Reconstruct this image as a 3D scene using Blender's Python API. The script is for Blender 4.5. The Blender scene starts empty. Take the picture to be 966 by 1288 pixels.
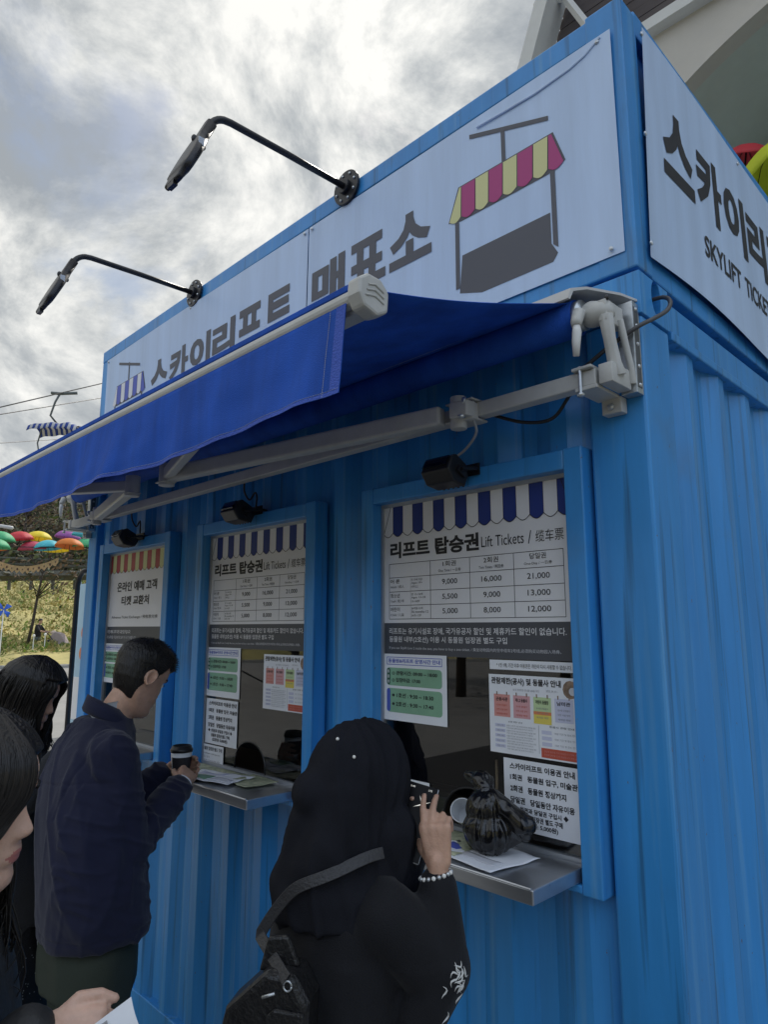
import bpy, bmesh, math, random
from mathutils import Vector, Matrix, noise
R = math.radians
random.seed(7)
scene = bpy.context.scene
COL = scene.collection

# ------------------------------------------------------------------ camera
cam_d = bpy.data.cameras.new('camera')
cam = bpy.data.objects.new('camera', cam_d); COL.objects.link(cam)
cam.location = (0.711, -1.646, 1.65)
cam.rotation_euler = (R(90 + 9.71), 0, R(45.32))
cam_d.sensor_fit = 'VERTICAL'; cam_d.sensor_height = 36; cam_d.lens = 855.8 / 1288 * 36
cam_d.clip_start = 0.05; cam_d.clip_end = 2000
scene.camera = cam
scene.render.resolution_x = 769; scene.render.resolution_y = 1024

# ------------------------------------------------------------------ sky, sun, exposure
SUN_EL, SUN_AZ = 47, 332            # azimuth clockwise from +Y
se, sa = R(SUN_EL), R(SUN_AZ)
sun_vec = Vector((math.sin(sa) * math.cos(se), math.cos(sa) * math.cos(se), math.sin(se)))
w = bpy.data.worlds.new('World'); scene.world = w; w.use_nodes = True
nt = w.node_tree; nt.nodes.clear()
def N(t, **k):
    n = nt.nodes.new(t)
    for a, b in k.items():
        if a in n.inputs: n.inputs[a].default_value = b
        else: setattr(n, a, b)
    return n
def L(a, b): nt.links.new(a, b)
out = N('ShaderNodeOutputWorld')
sky = N('ShaderNodeTexSky', sky_type='NISHITA', sun_disc=False, sun_elevation=se, sun_rotation=sa, altitude=60)
sky.air_density = 1.3; sky.dust_density = 2.0; sky.ozone_density = 0.5
bg1 = N('ShaderNodeBackground', Strength=0.10); L(sky.outputs[0], bg1.inputs[0])
tc = N('ShaderNodeTexCoord')
def cloud_noise(scale, loc, detail, rough, dist=0.0):
    mp = N('ShaderNodeMapping'); mp.inputs['Location'].default_value = loc; mp.inputs['Scale'].default_value = (1, 1, 1.12)
    L(tc.outputs['Generated'], mp.inputs[0])
    n = N('ShaderNodeTexNoise', Scale=scale, Detail=detail, Roughness=rough, Distortion=dist)
    L(mp.outputs[0], n.inputs[0]); return n
def ramp(src, stops):
    r = N('ShaderNodeValToRGB'); L(src, r.inputs[0])
    while len(r.color_ramp.elements) < len(stops): r.color_ramp.elements.new(0.5)
    for e, (p, c) in zip(r.color_ramp.elements, stops):
        e.position = p; e.color = (c, c, c, 1) if not isinstance(c, tuple) else (*c, 1)
    return r
n_big = cloud_noise(1.9, (4.72, 2.06, 0.0), 2, 0.45)
n_det = cloud_noise(3.4, (7.92, 3.1, 0.0), 14, 0.64, 0.35)
n_gap = cloud_noise(3.0, (1.33, 8.03, 0.0), 10, 0.58, 0.3)
mx = N('ShaderNodeMath', operation='MULTIPLY_ADD'); L(n_big.outputs[0], mx.inputs[0]); mx.inputs[1].default_value = 0.60; dm = N('ShaderNodeMath', operation='MULTIPLY'); L(n_det.outputs[0], dm.inputs[0]); dm.inputs[1].default_value = 1.35; L(dm.outputs[0], mx.inputs[2])
sh = N('ShaderNodeMath', operation='SUBTRACT'); L(mx.outputs[0], sh.inputs[0]); sh.inputs[1].default_value = 0.452
lum = ramp(sh.outputs[0], [(0.36, (0.34, 0.37, 0.40)), (0.45, (0.47, 0.495, 0.51)), (0.52, (0.64, 0.655, 0.65)), (0.62, (0.90, 0.895, 0.86))])
# sky away from glow_vec raised and tinted blue, added fill for the shaded front
glow_vec = Vector((-0.80, 0.22, 0.56)).normalized()
dot = N('ShaderNodeVectorMath', operation='DOT_PRODUCT'); L(tc.outputs['Generated'], dot.inputs[0]); dot.inputs[1].default_value = glow_vec
glow = N('ShaderNodeMapRange'); L(dot.outputs['Value'], glow.inputs[0])
glow.inputs[1].default_value = -0.2; glow.inputs[2].default_value = 1.0; glow.inputs[3].default_value = 1.50; glow.inputs[4].default_value = 1.10
tint = N('ShaderNodeMapRange'); L(dot.outputs['Value'], tint.inputs[0]); tint.inputs[1].default_value = -0.2; tint.inputs[2].default_value = 0.6; tint.inputs[3].default_value = 1.0; tint.inputs[4].default_value = 0.0
tm = N('ShaderNodeMixRGB', blend_type='MULTIPLY'); tm.inputs[2].default_value = (0.82, 0.97, 1.25, 1); L(tint.outputs[0], tm.inputs[0]); L(lum.outputs[0], tm.inputs[1])
bg2 = N('ShaderNodeBackground'); L(tm.outputs[0], bg2.inputs[0]); L(glow.outputs[0], bg2.inputs[1])
mask = ramp(n_gap.outputs[0], [(0.33, 0.25), (0.39, 0.75), (0.44, 1.0)])
mixs = N('ShaderNodeMixShader'); L(mask.outputs[0], mixs.inputs[0]); L(bg1.outputs[0], mixs.inputs[1]); L(bg2.outputs[0], mixs.inputs[2])
L(mixs.outputs[0], out.inputs[0])

sd = bpy.data.lights.new('sun', 'SUN'); sd.energy = 3.2; sd.angle = R(0.6); sd.color = (1.0, 0.95, 0.86)
so = bpy.data.objects.new('sun', sd); COL.objects.link(so)
so.rotation_euler = (-sun_vec).to_track_quat('-Z', 'Y').to_euler()
scene.view_settings.view_transform = 'Standard'; scene.view_settings.look = 'None'
scene.view_settings.exposure = 0.0; scene.view_settings.gamma = 1.0
scene.view_settings.use_curve_mapping = False
scene.cycles.max_bounces = 8; scene.cycles.transparent_max_bounces = 16

# ------------------------------------------------------------------ materials
MATS = {}
def mat(name, col, rough=0.6, metal=0.0, var=0.0, vscale=(6, 6, 6), bump=0.0, bscale=40.0, spec=0.5, trans=None, dark=None, bvec=(1, 1, 1), coat=0.0, sheen=0.0, sss=0.0):
    """principled + a noise that varies the base colour + a fine bump"""
    if name in MATS: return MATS[name]
    m = bpy.data.materials.new(name); m.use_nodes = True; t = m.node_tree
    b = t.nodes['Principled BSDF']
    b.inputs['Base Color'].default_value = (*col, 1); b.inputs['Roughness'].default_value = rough
    b.inputs['Metallic'].default_value = metal; b.inputs['Specular IOR Level'].default_value = spec
    b.inputs['Coat Weight'].default_value = coat
    if sheen: b.inputs['Sheen Weight'].default_value = sheen
    if sss:
        b.inputs['Subsurface Weight'].default_value = sss; b.inputs['Subsurface Scale'].default_value = 0.008
        b.inputs['Subsurface Radius'].default_value = (1, .35, .2)
    tcn = t.nodes.new('ShaderNodeTexCoord')
    if var:
        mp = t.nodes.new('ShaderNodeMapping'); mp.inputs['Scale'].default_value = vscale
        t.links.new(tcn.outputs['Object'], mp.inputs[0])
        nz = t.nodes.new('ShaderNodeTexNoise'); nz.inputs['Scale'].default_value = 1.0; nz.inputs['Detail'].default_value = 8; nz.inputs['Roughness'].default_value = 0.65
        t.links.new(mp.outputs[0], nz.inputs[0])
        r = t.nodes.new('ShaderNodeValToRGB'); t.links.new(nz.outputs[0], r.inputs[0])
        c2 = dark if dark else tuple(c * (1 - var) for c in col)
        c3 = tuple(min(1, c * (1 + var)) for c in col)
        r.color_ramp.elements[0].position = 0.3; r.color_ramp.elements[0].color = (*c2, 1)
        r.color_ramp.elements[1].position = 0.7; r.color_ramp.elements[1].color = (*c3, 1)
        t.links.new(r.outputs[0], b.inputs['Base Color'])
        rr = t.nodes.new('ShaderNodeMapRange'); t.links.new(nz.outputs[0], rr.inputs[0])
        rr.inputs[3].default_value = max(0.05, rough - 0.08); rr.inputs[4].default_value = min(1, rough + 0.08)
        t.links.new(rr.outputs[0], b.inputs['Roughness'])
    if bump:
        mp = t.nodes.new('ShaderNodeMapping'); mp.inputs['Scale'].default_value = bvec
        t.links.new(tcn.outputs['Object'], mp.inputs[0])
        nb = t.nodes.new('ShaderNodeTexNoise'); nb.inputs['Scale'].default_value = bscale; nb.inputs['Detail'].default_value = 5
        t.links.new(mp.outputs[0], nb.inputs[0])
        bp = t.nodes.new('ShaderNodeBump'); bp.inputs['Strength'].default_value = bump; bp.inputs['Distance'].default_value = 0.01
        t.links.new(nb.outputs[0], bp.inputs['Height']); t.links.new(bp.outputs[0], b.inputs['Normal'])
    if trans:
        tr = t.nodes.new('ShaderNodeBsdfTranslucent'); tr.inputs[0].default_value = (*trans[1], 1)
        mxn = t.nodes.new('ShaderNodeMixShader'); mxn.inputs[0].default_value = trans[0]
        o = t.nodes['Material Output']
        t.links.new(b.outputs[0], mxn.inputs[1]); t.links.new(tr.outputs[0], mxn.inputs[2]); t.links.new(mxn.outputs[0], o.inputs[0])
    MATS[name] = m
    return m
def glass_mat(name, tint, ior=1.5):
    if name in MATS: return MATS[name]
    m = bpy.data.materials.new(name); m.use_nodes = True; t = m.node_tree; t.nodes.clear()
    o = t.nodes.new('ShaderNodeOutputMaterial'); tr = t.nodes.new('ShaderNodeBsdfTransparent'); tr.inputs[0].default_value = (*tint, 1)
    g = t.nodes.new('ShaderNodeBsdfGlossy'); g.inputs['Roughness'].default_value = 0.015
    f = t.nodes.new('ShaderNodeFresnel'); f.inputs[0].default_value = ior
    x = t.nodes.new('ShaderNodeMixShader'); ge = t.nodes.new('ShaderNodeNewGeometry'); iv = t.nodes.new('ShaderNodeMath'); iv.operation = 'SUBTRACT'; iv.inputs[0].default_value = 1.0; t.links.new(ge.outputs['Backfacing'], iv.inputs[1])
    ml = t.nodes.new('ShaderNodeMath'); ml.operation = 'MULTIPLY'; t.links.new(f.outputs[0], ml.inputs[0]); t.links.new(iv.outputs[0], ml.inputs[1]); t.links.new(ml.outputs[0], x.inputs[0]); t.links.new(tr.outputs[0], x.inputs[1]); t.links.new(g.outputs[0], x.inputs[2]); t.links.new(x.outputs[0], o.inputs[0])
    MATS[name] = m; return m

def weathered(name, col, streak=(9, 9, .8)):
    m = mat(name, col, 0.38, var=0.14, vscale=streak, bump=0.12, bscale=14, spec=0.5); t = m.node_tree; bs = t.nodes['Principled BSDF']
    src = bs.inputs['Base Color'].links[0].from_socket; tc_ = t.nodes.new('ShaderNodeTexCoord')
    def nz(scale, vec, det, lo, hi, inv=False):
        mp = t.nodes.new('ShaderNodeMapping'); mp.inputs['Scale'].default_value = vec; t.links.new(tc_.outputs['Object'], mp.inputs[0])
        n = t.nodes.new('ShaderNodeTexNoise'); n.inputs['Scale'].default_value = scale; n.inputs['Detail'].default_value = det; t.links.new(mp.outputs[0], n.inputs[0])
        r = t.nodes.new('ShaderNodeMapRange'); r.inputs[1].default_value = lo; r.inputs[2].default_value = hi; t.links.new(n.outputs[0], r.inputs[0]); return r.outputs[0]
    def mixc(fac, c2, amt):
        nonlocal src
        k = t.nodes.new('ShaderNodeMath'); k.operation = 'MULTIPLY'; k.inputs[1].default_value = amt; t.links.new(fac, k.inputs[0])
        x = t.nodes.new('ShaderNodeMixRGB'); x.inputs[2].default_value = (*c2, 1); t.links.new(k.outputs[0], x.inputs[0]); t.links.new(src, x.inputs[1]); src = x.outputs[0]
    mixc(nz(1, (26, 26, .9), 6, .56, .74), (.16, .38, .60), .55)          # chalky faded runs
    mixc(nz(1, (38, 38, 1.3), 6, .58, .72), (.02, .07, .13), .6)         # dirty water runs
    mixc(nz(3.2, (1, 1, 1), 8, .60, .72), (.10, .17, .24), .30)           # smudges
    mixc(nz(75, (1, 1, .6), 3, .735, .75), (.16, .075, .035), .8)         # rust specks
    mixc(nz(1, (60, 60, .55), 4, .66, .74), (.30, .46, .62), .35)         # pale scrapes
    t.links.new(src, bs.inputs['Base Color']); return m
BLUE = weathered('container_blue_paint', (0.038, 0.265, 0.63))
BLUE2 = weathered('frame_blue_paint', (0.042, 0.27, 0.64), (5, 5, 1.5))
VINYL = mat('pale_blue_vinyl', (0.50, 0.64, 0.86), 0.42, var=0.11, vscale=(7, 7, .7), bump=0.06, bscale=5)
WHITE = mat('white_print', (0.78, 0.78, 0.80), 0.5, var=0.03, vscale=(4, 4, 4))
PAPER = mat('white_paper', (0.80, 0.82, 0.86), 0.75, var=0.04, vscale=(8, 8, 8), bump=0.1, bscale=9)
INK = mat('black_ink', (0.02, 0.02, 0.025), 0.55)
CHAR = mat('charcoal_print', (0.065, 0.07, 0.085), 0.5, var=0.06)
GREYINK = mat('grey_ink', (0.085, 0.09, 0.11), 0.5)
TINY = mat('tiny_print_ink', (0.25, 0.26, 0.29), 0.6)
NAVYP = mat('navy_print', (0.012, 0.036, 0.22), 0.5)
BLUEP = mat('blue_print', (0.08, 0.12, 0.5), 0.5)
PINKP = mat('magenta_print', (0.42, 0.045, 0.20), 0.5)
YELP = mat('pale_yellow_print', (0.66, 0.65, 0.32), 0.5)
REDP = mat('crimson_print', (0.42, 0.05, 0.06), 0.5)
GREENP = mat('green_print', (0.22, 0.42, 0.28), 0.55, var=0.2, vscale=(5, 5, 5))
SALMON = mat('salmon_print', (0.66, 0.30, 0.27), 0.6)
ROSE = mat('rose_print', (0.66, 0.36, 0.38), 0.6)
LIME = mat('lime_print', (0.52, 0.66, 0.36), 0.6)
ORANGE = mat('orange_print', (0.72, 0.25, 0.10), 0.6)
YELLOW = mat('yellow_print', (0.75, 0.62, 0.12), 0.6)
LILAC = mat('lilac_print', (0.58, 0.60, 0.75), 0.6)
TOMATO = mat('tomato_print', (0.55, 0.10, 0.06), 0.6)
BROWNP = mat('brown_print', (0.25, 0.17, 0.12), 0.6, var=0.6, vscale=(60, 60, 60))
PALEGREY = mat('pale_grey_print', (0.62, 0.63, 0.67), 0.6)
STEEL = mat('brushed_steel', (0.55, 0.57, 0.60), 0.30, 0.9, var=0.05, vscale=(2, 40, 40), bump=0.02, bscale=60)
GALV = mat('galvanised_steel', (0.55, 0.58, 0.60), 0.35, 0.8, var=0.2, vscale=(30, 30, 30))
ALU = mat('grey_aluminium', (0.42, 0.44, 0.47), 0.4, 0.5, var=0.1)
CREAMM = mat('off_white_powder_coat', (0.50, 0.50, 0.475), 0.42, var=0.10, vscale=(10, 10, 10), bump=0.05, bscale=80)
GREYM = mat('light_grey_coat', (0.50, 0.50, 0.49), 0.4, var=0.06, vscale=(8, 8, 8))
BLACKM = mat('black_metal', (0.018, 0.018, 0.022), 0.38, 0.2, var=0.2)
BLACKP = mat('black_plastic', (0.012, 0.012, 0.014), 0.42)
RUBBER = mat('black_rubber', (0.02, 0.02, 0.022), 0.55)
GREYCABLE = mat('grey_cable', (0.38, 0.39, 0.41), 0.5)
AWN = mat('royal_blue_canvas', (0.022, 0.108, 0.53), 0.72, var=0.30, vscale=(7, 7, .9), bump=0.35, bscale=420, spec=0.2, trans=(0.15, (0.02, 0.12, 0.55)))
HEM = mat('blue_hem_thread', (0.05, 0.11, 0.50), 0.8, bump=0.6, bscale=220)
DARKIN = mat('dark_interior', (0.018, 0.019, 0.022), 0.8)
GLASS = glass_mat('window_glass', (0.72, 0.75, 0.76), 1.85)
LAMPG = glass_mat('lamp_glass', (0.6, 0.6, 0.6))

# ------------------------------------------------------------------ geometry helpers
class G:
    def __init__(s): s.V = []; s.F = []; s.I = []; s.mats = []
    def m(s, material):
        if material not in s.mats: s.mats.append(material)
        return s.mats.index(material)
    def add(s, V, F, material):
        k = len(s.V); i = s.m(material); s.V += [tuple(v) for v in V]
        for f in F: s.F.append(tuple(a + k for a in f)); s.I.append(i)
    def bx(s, x0, y0, z0, x1, y1, z1, material, M=None):
        V = [Vector(p) for p in ((x0, y0, z0), (x1, y0, z0), (x1, y1, z0), (x0, y1, z0), (x0, y0, z1), (x1, y0, z1), (x1, y1, z1), (x0, y1, z1))]
        if M: V = [M @ v for v in V]
        s.add(V, [(0, 3, 2, 1), (4, 5, 6, 7), (0, 1, 5, 4), (1, 2, 6, 5), (2, 3, 7, 6), (3, 0, 4, 7)], material)
    def tube(s, pts, r, material, n=10, closed_ends=True, flat=None):
        pts = [Vector(p) for p in pts]; rs = r if isinstance(r, (list, tuple)) else [r] * len(pts)
        V = []; F = []; up = None
        for i, p in enumerate(pts):
            d = (pts[min(i + 1, len(pts) - 1)] - pts[max(i - 1, 0)])
            if d.length < 1e-9: d = Vector((0, 0, 1))
            d.normalize()
            if up is None:
                up = Vector((0, 0, 1)) if abs(d.z) < 0.9 else Vector((1, 0, 0))
            a = d.cross(up)
            if a.length < 1e-6: a = d.orthogonal()
            a.normalize(); b = a.cross(d).normalized(); up = b
            for k in range(n):
                t = 2 * math.pi * k / n
                fa, fb = flat if flat else (1, 1)
                V.append(p + (a * math.cos(t) * fa + b * math.sin(t) * fb) * rs[i])
        for i in range(len(pts) - 1):
            for k in range(n):
                F.append((i * n + k, i * n + (k + 1) % n, (i + 1) * n + (k + 1) % n, (i + 1) * n + k))
        if closed_ends:
            F.append(tuple(range(n - 1, -1, -1))); F.append(tuple((len(pts) - 1) * n + k for k in range(n)))
        s.add(V, F, material)
    def cap(s, p0, p1, r0, r1, material, n=14, flat=None):
        """tapered capsule with round ends"""
        p0 = Vector(p0); p1 = Vector(p1); d = (p1 - p0)
        if d.length < 1e-6: d = Vector((0, 0, 1e-4))
        d.normalize(); pts = []; rs = []
        for k in range(5):
            a = math.pi / 2 * k / 5; pts.append(p0 - d * r0 * math.cos(a)); rs.append(max(r0 * math.sin(a), r0 * .03))
        pts.append(p0); rs.append(r0); pts.append(p1); rs.append(r1)
        for k in range(1, 6):
            a = math.pi / 2 * k / 5; pts.append(p1 + d * r1 * math.sin(a)); rs.append(max(r1 * math.cos(a), r1 * .03))
        s.tube(pts, rs, material, n, True, flat)
    def ell(s, c, r, material, rot=None, n=20, k=12):
        V = []; F = []; c = Vector(c)
        Mx = rot if rot else Matrix.Identity(3)
        for i in range(1, k):
            a = math.pi * i / k
            for j in range(n):
                t = 2 * math.pi * j / n
                V.append(c + Mx @ Vector((r[0] * math.sin(a) * math.cos(t), r[1] * math.sin(a) * math.sin(t), r[2] * math.cos(a))))
        V.append(c + Mx @ Vector((0, 0, r[2]))); V.append(c + Mx @ Vector((0, 0, -r[2])))
        T, B = len(V) - 2, len(V) - 1
        for j in range(n): F.append((T, j, (j + 1) % n)); F.append((B, (k - 2) * n + (j + 1) % n, (k - 2) * n + j))
        for i in range(k - 2):
            for j in range(n): F.append((i * n + j, (i + 1) * n + j, (i + 1) * n + (j + 1) % n, i * n + (j + 1) % n))
        s.add(V, F, material)
    def loft(s, rings, material, n=40, close=True):
        """rings: (z, half width, half depth, centre y[, centre x, power])"""
        V = []; F = []
        for rg in rings:
            z, a, b, cy = rg[:4]; cx = rg[4] if len(rg) > 4 else 0.0; pw = rg[5] if len(rg) > 5 else 2.3
            for j in range(n):
                t = 2 * math.pi * j / n; c, q = math.cos(t), math.sin(t)
                V.append((cx + a * math.copysign(abs(c) ** (2 / pw), c), cy + b * math.copysign(abs(q) ** (2 / pw), q), z))
        for i in range(len(rings) - 1):
            for j in range(n): F.append((i * n + j, i * n + (j + 1) % n, (i + 1) * n + (j + 1) % n, (i + 1) * n + j))
        if close: F.append(tuple(range(n - 1, -1, -1))); F.append(tuple((len(rings) - 1) * n + j for j in range(n)))
        s.add(V, F, material)
    def grid(s, fn, nu, nv, material):
        V = [fn(i / nu, j / nv) for i in range(nu + 1) for j in range(nv + 1)]
        F = [(i * (nv + 1) + j, (i + 1) * (nv + 1) + j, (i + 1) * (nv + 1) + j + 1, i * (nv + 1) + j + 1) for i in range(nu) for j in range(nv)]
        s.add(V, F, material)
    def prism(s, poly, fn, t0, t1, material):
        """2-D outline extruded between t0 and t1; fn(u, v, t) gives the point"""
        n = len(poly); V = [fn(u, v, t0) for u, v in poly] + [fn(u, v, t1) for u, v in poly]
        F = [tuple(range(n)), tuple(range(2 * n - 1, n - 1, -1))] + [(i, i + n, (i + 1) % n + n, (i + 1) % n) for i in range(n)]
        s.add(V, F, material)
    def mesh(s, name):
        me = bpy.data.meshes.new(name); me.from_pydata(s.V, [], s.F)
        for m_ in s.mats: me.materials.append(m_)
        me.polygons.foreach_set('material_index', s.I); me.update(); return me
    def build(s, name, parent=None, smooth=False, bevel=0.0, fix=True):
        me = s.mesh(name)
        if parent is not None:
            l = parent.get('_loc', (0, 0, 0))
            if tuple(l) != (0, 0, 0): me.transform(Matrix.Translation(-Vector(l)))
        if fix:
            b = bmesh.new(); b.from_mesh(me); bmesh.ops.recalc_face_normals(b, faces=b.faces); b.to_mesh(me); b.free()
        return link(name, me, parent, smooth, bevel)
def link(name, me, parent=None, smooth=False, bevel=0.0):
    o = bpy.data.objects.new(name, me); COL.objects.link(o)
    if parent is not None: o.parent = parent
    if smooth: me.polygons.foreach_set('use_smooth', [True] * len(me.polygons))
    if bevel:
        bm_ = o.modifiers.new('bevel', 'BEVEL'); bm_.width = bevel; bm_.segments = 2; bm_.limit_method = 'ANGLE'; bm_.angle_limit = R(40)
    return o
def tag(o, label, cat, group=None):
    o['label'] = label; o['category'] = cat
    if group: o['group'] = group
    return o
def thing(name, label, cat, loc=(0, 0, 0), rz=0.0, group=None, local=False):
    """an Empty at the base; with local=False parts come in world coordinates, else in the thing's own"""
    o = bpy.data.objects.new(name, None); COL.objects.link(o); o.empty_display_size = 0.1
    o.location = loc; o.rotation_euler = (0, 0, rz)
    if not local: o['_loc'] = tuple(loc)
    return tag(o, label, cat, group)
def struct(o, kind='structure'): o['kind'] = kind; return o
def one(g, name, label, cat, group=None, smooth=False, bevel=0.0):
    return tag(g.build(name, None, smooth, bevel), label, cat, group)

# --- flat print: rectangles, polygons and lettering laid in layers on a plane
_txt = {}
def text_geo(s, bold):
    k = (s, bold)
    if k in _txt: return _txt[k]
    c = bpy.data.curves.new('lettering', 'FONT'); c.body = s; c.offset = bold; c.resolution_u = 3
    o = bpy.data.objects.new('lettering', c); COL.objects.link(o)
    dg = bpy.context.evaluated_depsgraph_get()
    me = bpy.data.meshes.new_from_object(o.evaluated_get(dg))
    V = [(v.co.x, v.co.y) for v in me.vertices]; F = [tuple(p.vertices) for p in me.polygons]
    bpy.data.objects.remove(o); bpy.data.curves.remove(c); bpy.data.meshes.remove(me)
    x0 = min(v[0] for v in V); x1 = max(v[0] for v in V); y0 = min(v[1] for v in V); y1 = max(v[1] for v in V)
    _txt[k] = ([((a - x0) / (x1 - x0), (b - y0) / (y1 - y0)) for a, b in V], F); return _txt[k]
class Flat:
    def __init__(s, P): s.g = G(); s.P = P
    def rect(s, u0, v0, u1, v1, m, l=0): s.poly([(u0, v0), (u1, v0), (u1, v1), (u0, v1)], m, l)
    def poly(s, pts, m, l=0): s.g.add([s.P(u, v, l) for u, v in pts], [tuple(range(len(pts)))], m)
    def sheet(s, u0, v0, u1, v1, m, nu=24, nv=10, low=None):
        s.g.grid(lambda a, b: s.P(u0 + (u1 - u0) * a, (v0 + (low(a) if low else 0)) * (1 - b) + v1 * b, 0), nu, nv, m)
    def text(s, t, u0, v0, u1, v1, m, bold=0.0, l=2):
        V, F = text_geo(t, bold); s.g.add([s.P(u0 + a * (u1 - u0), v0 + b * (v1 - v0), l) for a, b in V], F, m)
    def line(s, a, b, w, m, l=1):
        a = Vector(a); b = Vector(b); d = (b - a).normalized(); n = Vector((-d.y, d.x)) * w / 2
        s.poly([a - n, b - n, b + n, a + n], m, l)
    def rround(s, u0, v0, u1, v1, r, m, l=0):
        pts = []
        for cx_, cy_, a0 in ((u1 - r, v1 - r, 0), (u0 + r, v1 - r, 90), (u0 + r, v0 + r, 180), (u1 - r, v0 + r, 270)):
            for k in range(5): a = R(a0 + 22.5 * k); pts.append((cx_ + r * math.cos(a), cy_ + r * math.sin(a)))
        s.poly(pts, m, l)
    def outline(s, u0, v0, u1, v1, w, m, l=1):
        s.line((u0, v0), (u1, v0), w, m, l); s.line((u0, v1), (u1, v1), w, m, l); s.line((u0, v0), (u0, v1), w, m, l); s.line((u1, v0), (u1, v1), w, m, l)

# ------------------------------------------------------------------ ground, grass slope, wooded hillside
GZ = -0.15
CX, CY = 0.711, -1.646
def ground_h(r):
    K = [(0, GZ), (18, GZ), (32, 0.03), (32.05, 0.15), (34.5, 0.33), (44, 2.2), (62, 6.0), (80, 11.5), (110, 23), (150, 30), (400, 42)]
    for (a, h0), (b, h1) in zip(K, K[1:]):
        if r <= b: return h0 + (h1 - h0) * (r - a) / (b - a)
    return K[-1][1]
def polar(name, radii, material, seg=160, rough=0.0):
    g = G()
    V = [(CX + r * math.cos(2 * math.pi * k / seg), CY + r * math.sin(2 * math.pi * k / seg),
          ground_h(r) + (rough * noise.noise(Vector((math.cos(2 * math.pi * k / seg) * r * .12, math.sin(2 * math.pi * k / seg) * r * .12, 0))) if 35 < r < 300 else 0))
         for r in radii for k in range(seg)]
    F = [(i * seg + k, i * seg + (k + 1) % seg, (i + 1) * seg + (k + 1) % seg, (i + 1) * seg + k) for i in range(len(radii) - 1) for k in range(seg)]
    if radii[0] == 0: pass
    g.add(V, F, material); return struct(g.build(name, smooth=True))
ASPH = mat('worn_concrete', (0.25, 0.245, 0.235), 0.85, var=0.16, vscale=(1.3, 1.3, 1.3), bump=0.3, bscale=30)
KERB = mat('kerb_stone', (0.22, 0.22, 0.21), 0.85, var=0.2, vscale=(4, 4, 4))
LAWN = mat('spring_grass', (0.34, 0.285, 0.115), 0.95, var=0.5, vscale=(0.5, 0.5, 0.5), dark=(0.21, 0.20, 0.07), bump=0.6, bscale=6)
WOODS = mat('dry_hillside', (0.075, 0.06, 0.035), 0.95, var=0.5, vscale=(0.4, 0.4, 0.4), dark=(0.03, 0.033, 0.016), bump=0.8, bscale=3)
polar('plaza_ground', [0.001, 2, 5, 10, 18, 25, 32], ASPH)
polar('kerb', [32, 32.05, 32.3], KERB)
polar('grass_slope', [32.3, 33, 34.5, 38, 44, 50, 56, 62], LAWN, rough=0.35)
polar('hillside', [62, 70, 80, 95, 110, 150, 400], WOODS, rough=1.6)
ASPH2 = mat('dark_asphalt', (0.042, 0.042, 0.044), 0.9, var=0.25, vscale=(1.2, 1.2, 1.2), bump=0.4, bscale=60)
g = G(); g.grid(lambda u, v: (-6.0 + 34 * u, -26 + 23.6 * v, ground_h(math.hypot(-6.0 + 34 * u - CX, -26 + 23.6 * v - CY)) + .006), 30, 24, ASPH2); struct(g.build('road', smooth=True, fix=False))  # dark road added out of view to dim window reflections and ground bounce
def polar_pt(az, r, dz=0.0): return Vector((CX + r * math.cos(R(az)), CY + r * math.sin(R(az)), ground_h(r) + dz))
LEAF_A = mat('olive_leaves', (0.085, 0.10, 0.03), 0.8, var=0.4, vscale=(1, 1, 1), trans=(0.2, (0.12, 0.16, 0.04)))
LEAF_B = mat('dry_leaves', (0.13, 0.085, 0.05), 0.85, var=0.4, vscale=(1, 1, 1), trans=(0.15, (0.15, 0.1, 0.05)))
LEAF_C = mat('fresh_leaves', (0.12, 0.19, 0.035), 0.75, var=0.35, vscale=(1, 1, 1), trans=(0.25, (0.2, 0.3, 0.05)))
LEAF_D = mat('dark_evergreen_leaves', (0.035, 0.05, 0.022), 0.8, var=0.4, vscale=(1, 1, 1))
BARK = mat('dark_bark', (0.045, 0.035, 0.028), 0.9, var=0.4, vscale=(10, 10, 2), bump=0.6, bscale=25)
def leaf(g, p, s, m, rnd):
    d = Vector((rnd.gauss(0, 1), rnd.gauss(0, 1), rnd.gauss(0, 1))).normalized(); a = d.orthogonal().normalized(); b = d.cross(a)
    g.add([p - a * s, p + b * s * .45, p + a * s, p - b * s * .45], [(0, 1, 2, 3)], m)
def clump(g, c, rad, n, s, ms, rnd):
    for _ in range(n):
        v = Vector((rnd.gauss(0, .5), rnd.gauss(0, .5), rnd.gauss(0, .42)))
        leaf(g, c + Vector((v.x * rad, v.y * rad, v.z * rad)), s * rnd.uniform(.6, 1.4), rnd.choice(ms), rnd)
rnd = random.Random(3)
# tufts of grass and weeds in the part of the slope one sees
g = G()
for _ in range(16000):
    az = rnd.uniform(152, 172); r = 32.5 + 29 * rnd.random() ** 1.3; p = polar_pt(az, r, 0.05)
    h = rnd.uniform(.08, .26) * (.6 if r < 36 else 1)
    if r < 35.5 and 157 < az < 164.5: continue
    h = h; a = Vector((rnd.gauss(0, .12), rnd.gauss(0, .12), h)); b = Vector((rnd.gauss(0, .06), rnd.gauss(0, .06), 0))
    g.add([p - b, p + b, p + a], [(0, 1, 2)], rnd.choice([LAWN, LAWN, LAWN, LAWN, LEAF_C] if r > 37 else [LEAF_C, LAWN]))
struct(g.build('grass', fix=False), 'stuff')
g = G()
for _ in range(1500):
    az = rnd.uniform(150, 173); r = rnd.uniform(60, 105)
    clump(g, polar_pt(az, r, rnd.uniform(0, 1.8)), rnd.uniform(.7, 1.9), 16, .28, rnd.choice([[LEAF_D, LEAF_B], [LEAF_D, LEAF_A], [LEAF_B, BARK], [LEAF_A, LEAF_D]]), rnd)
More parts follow.
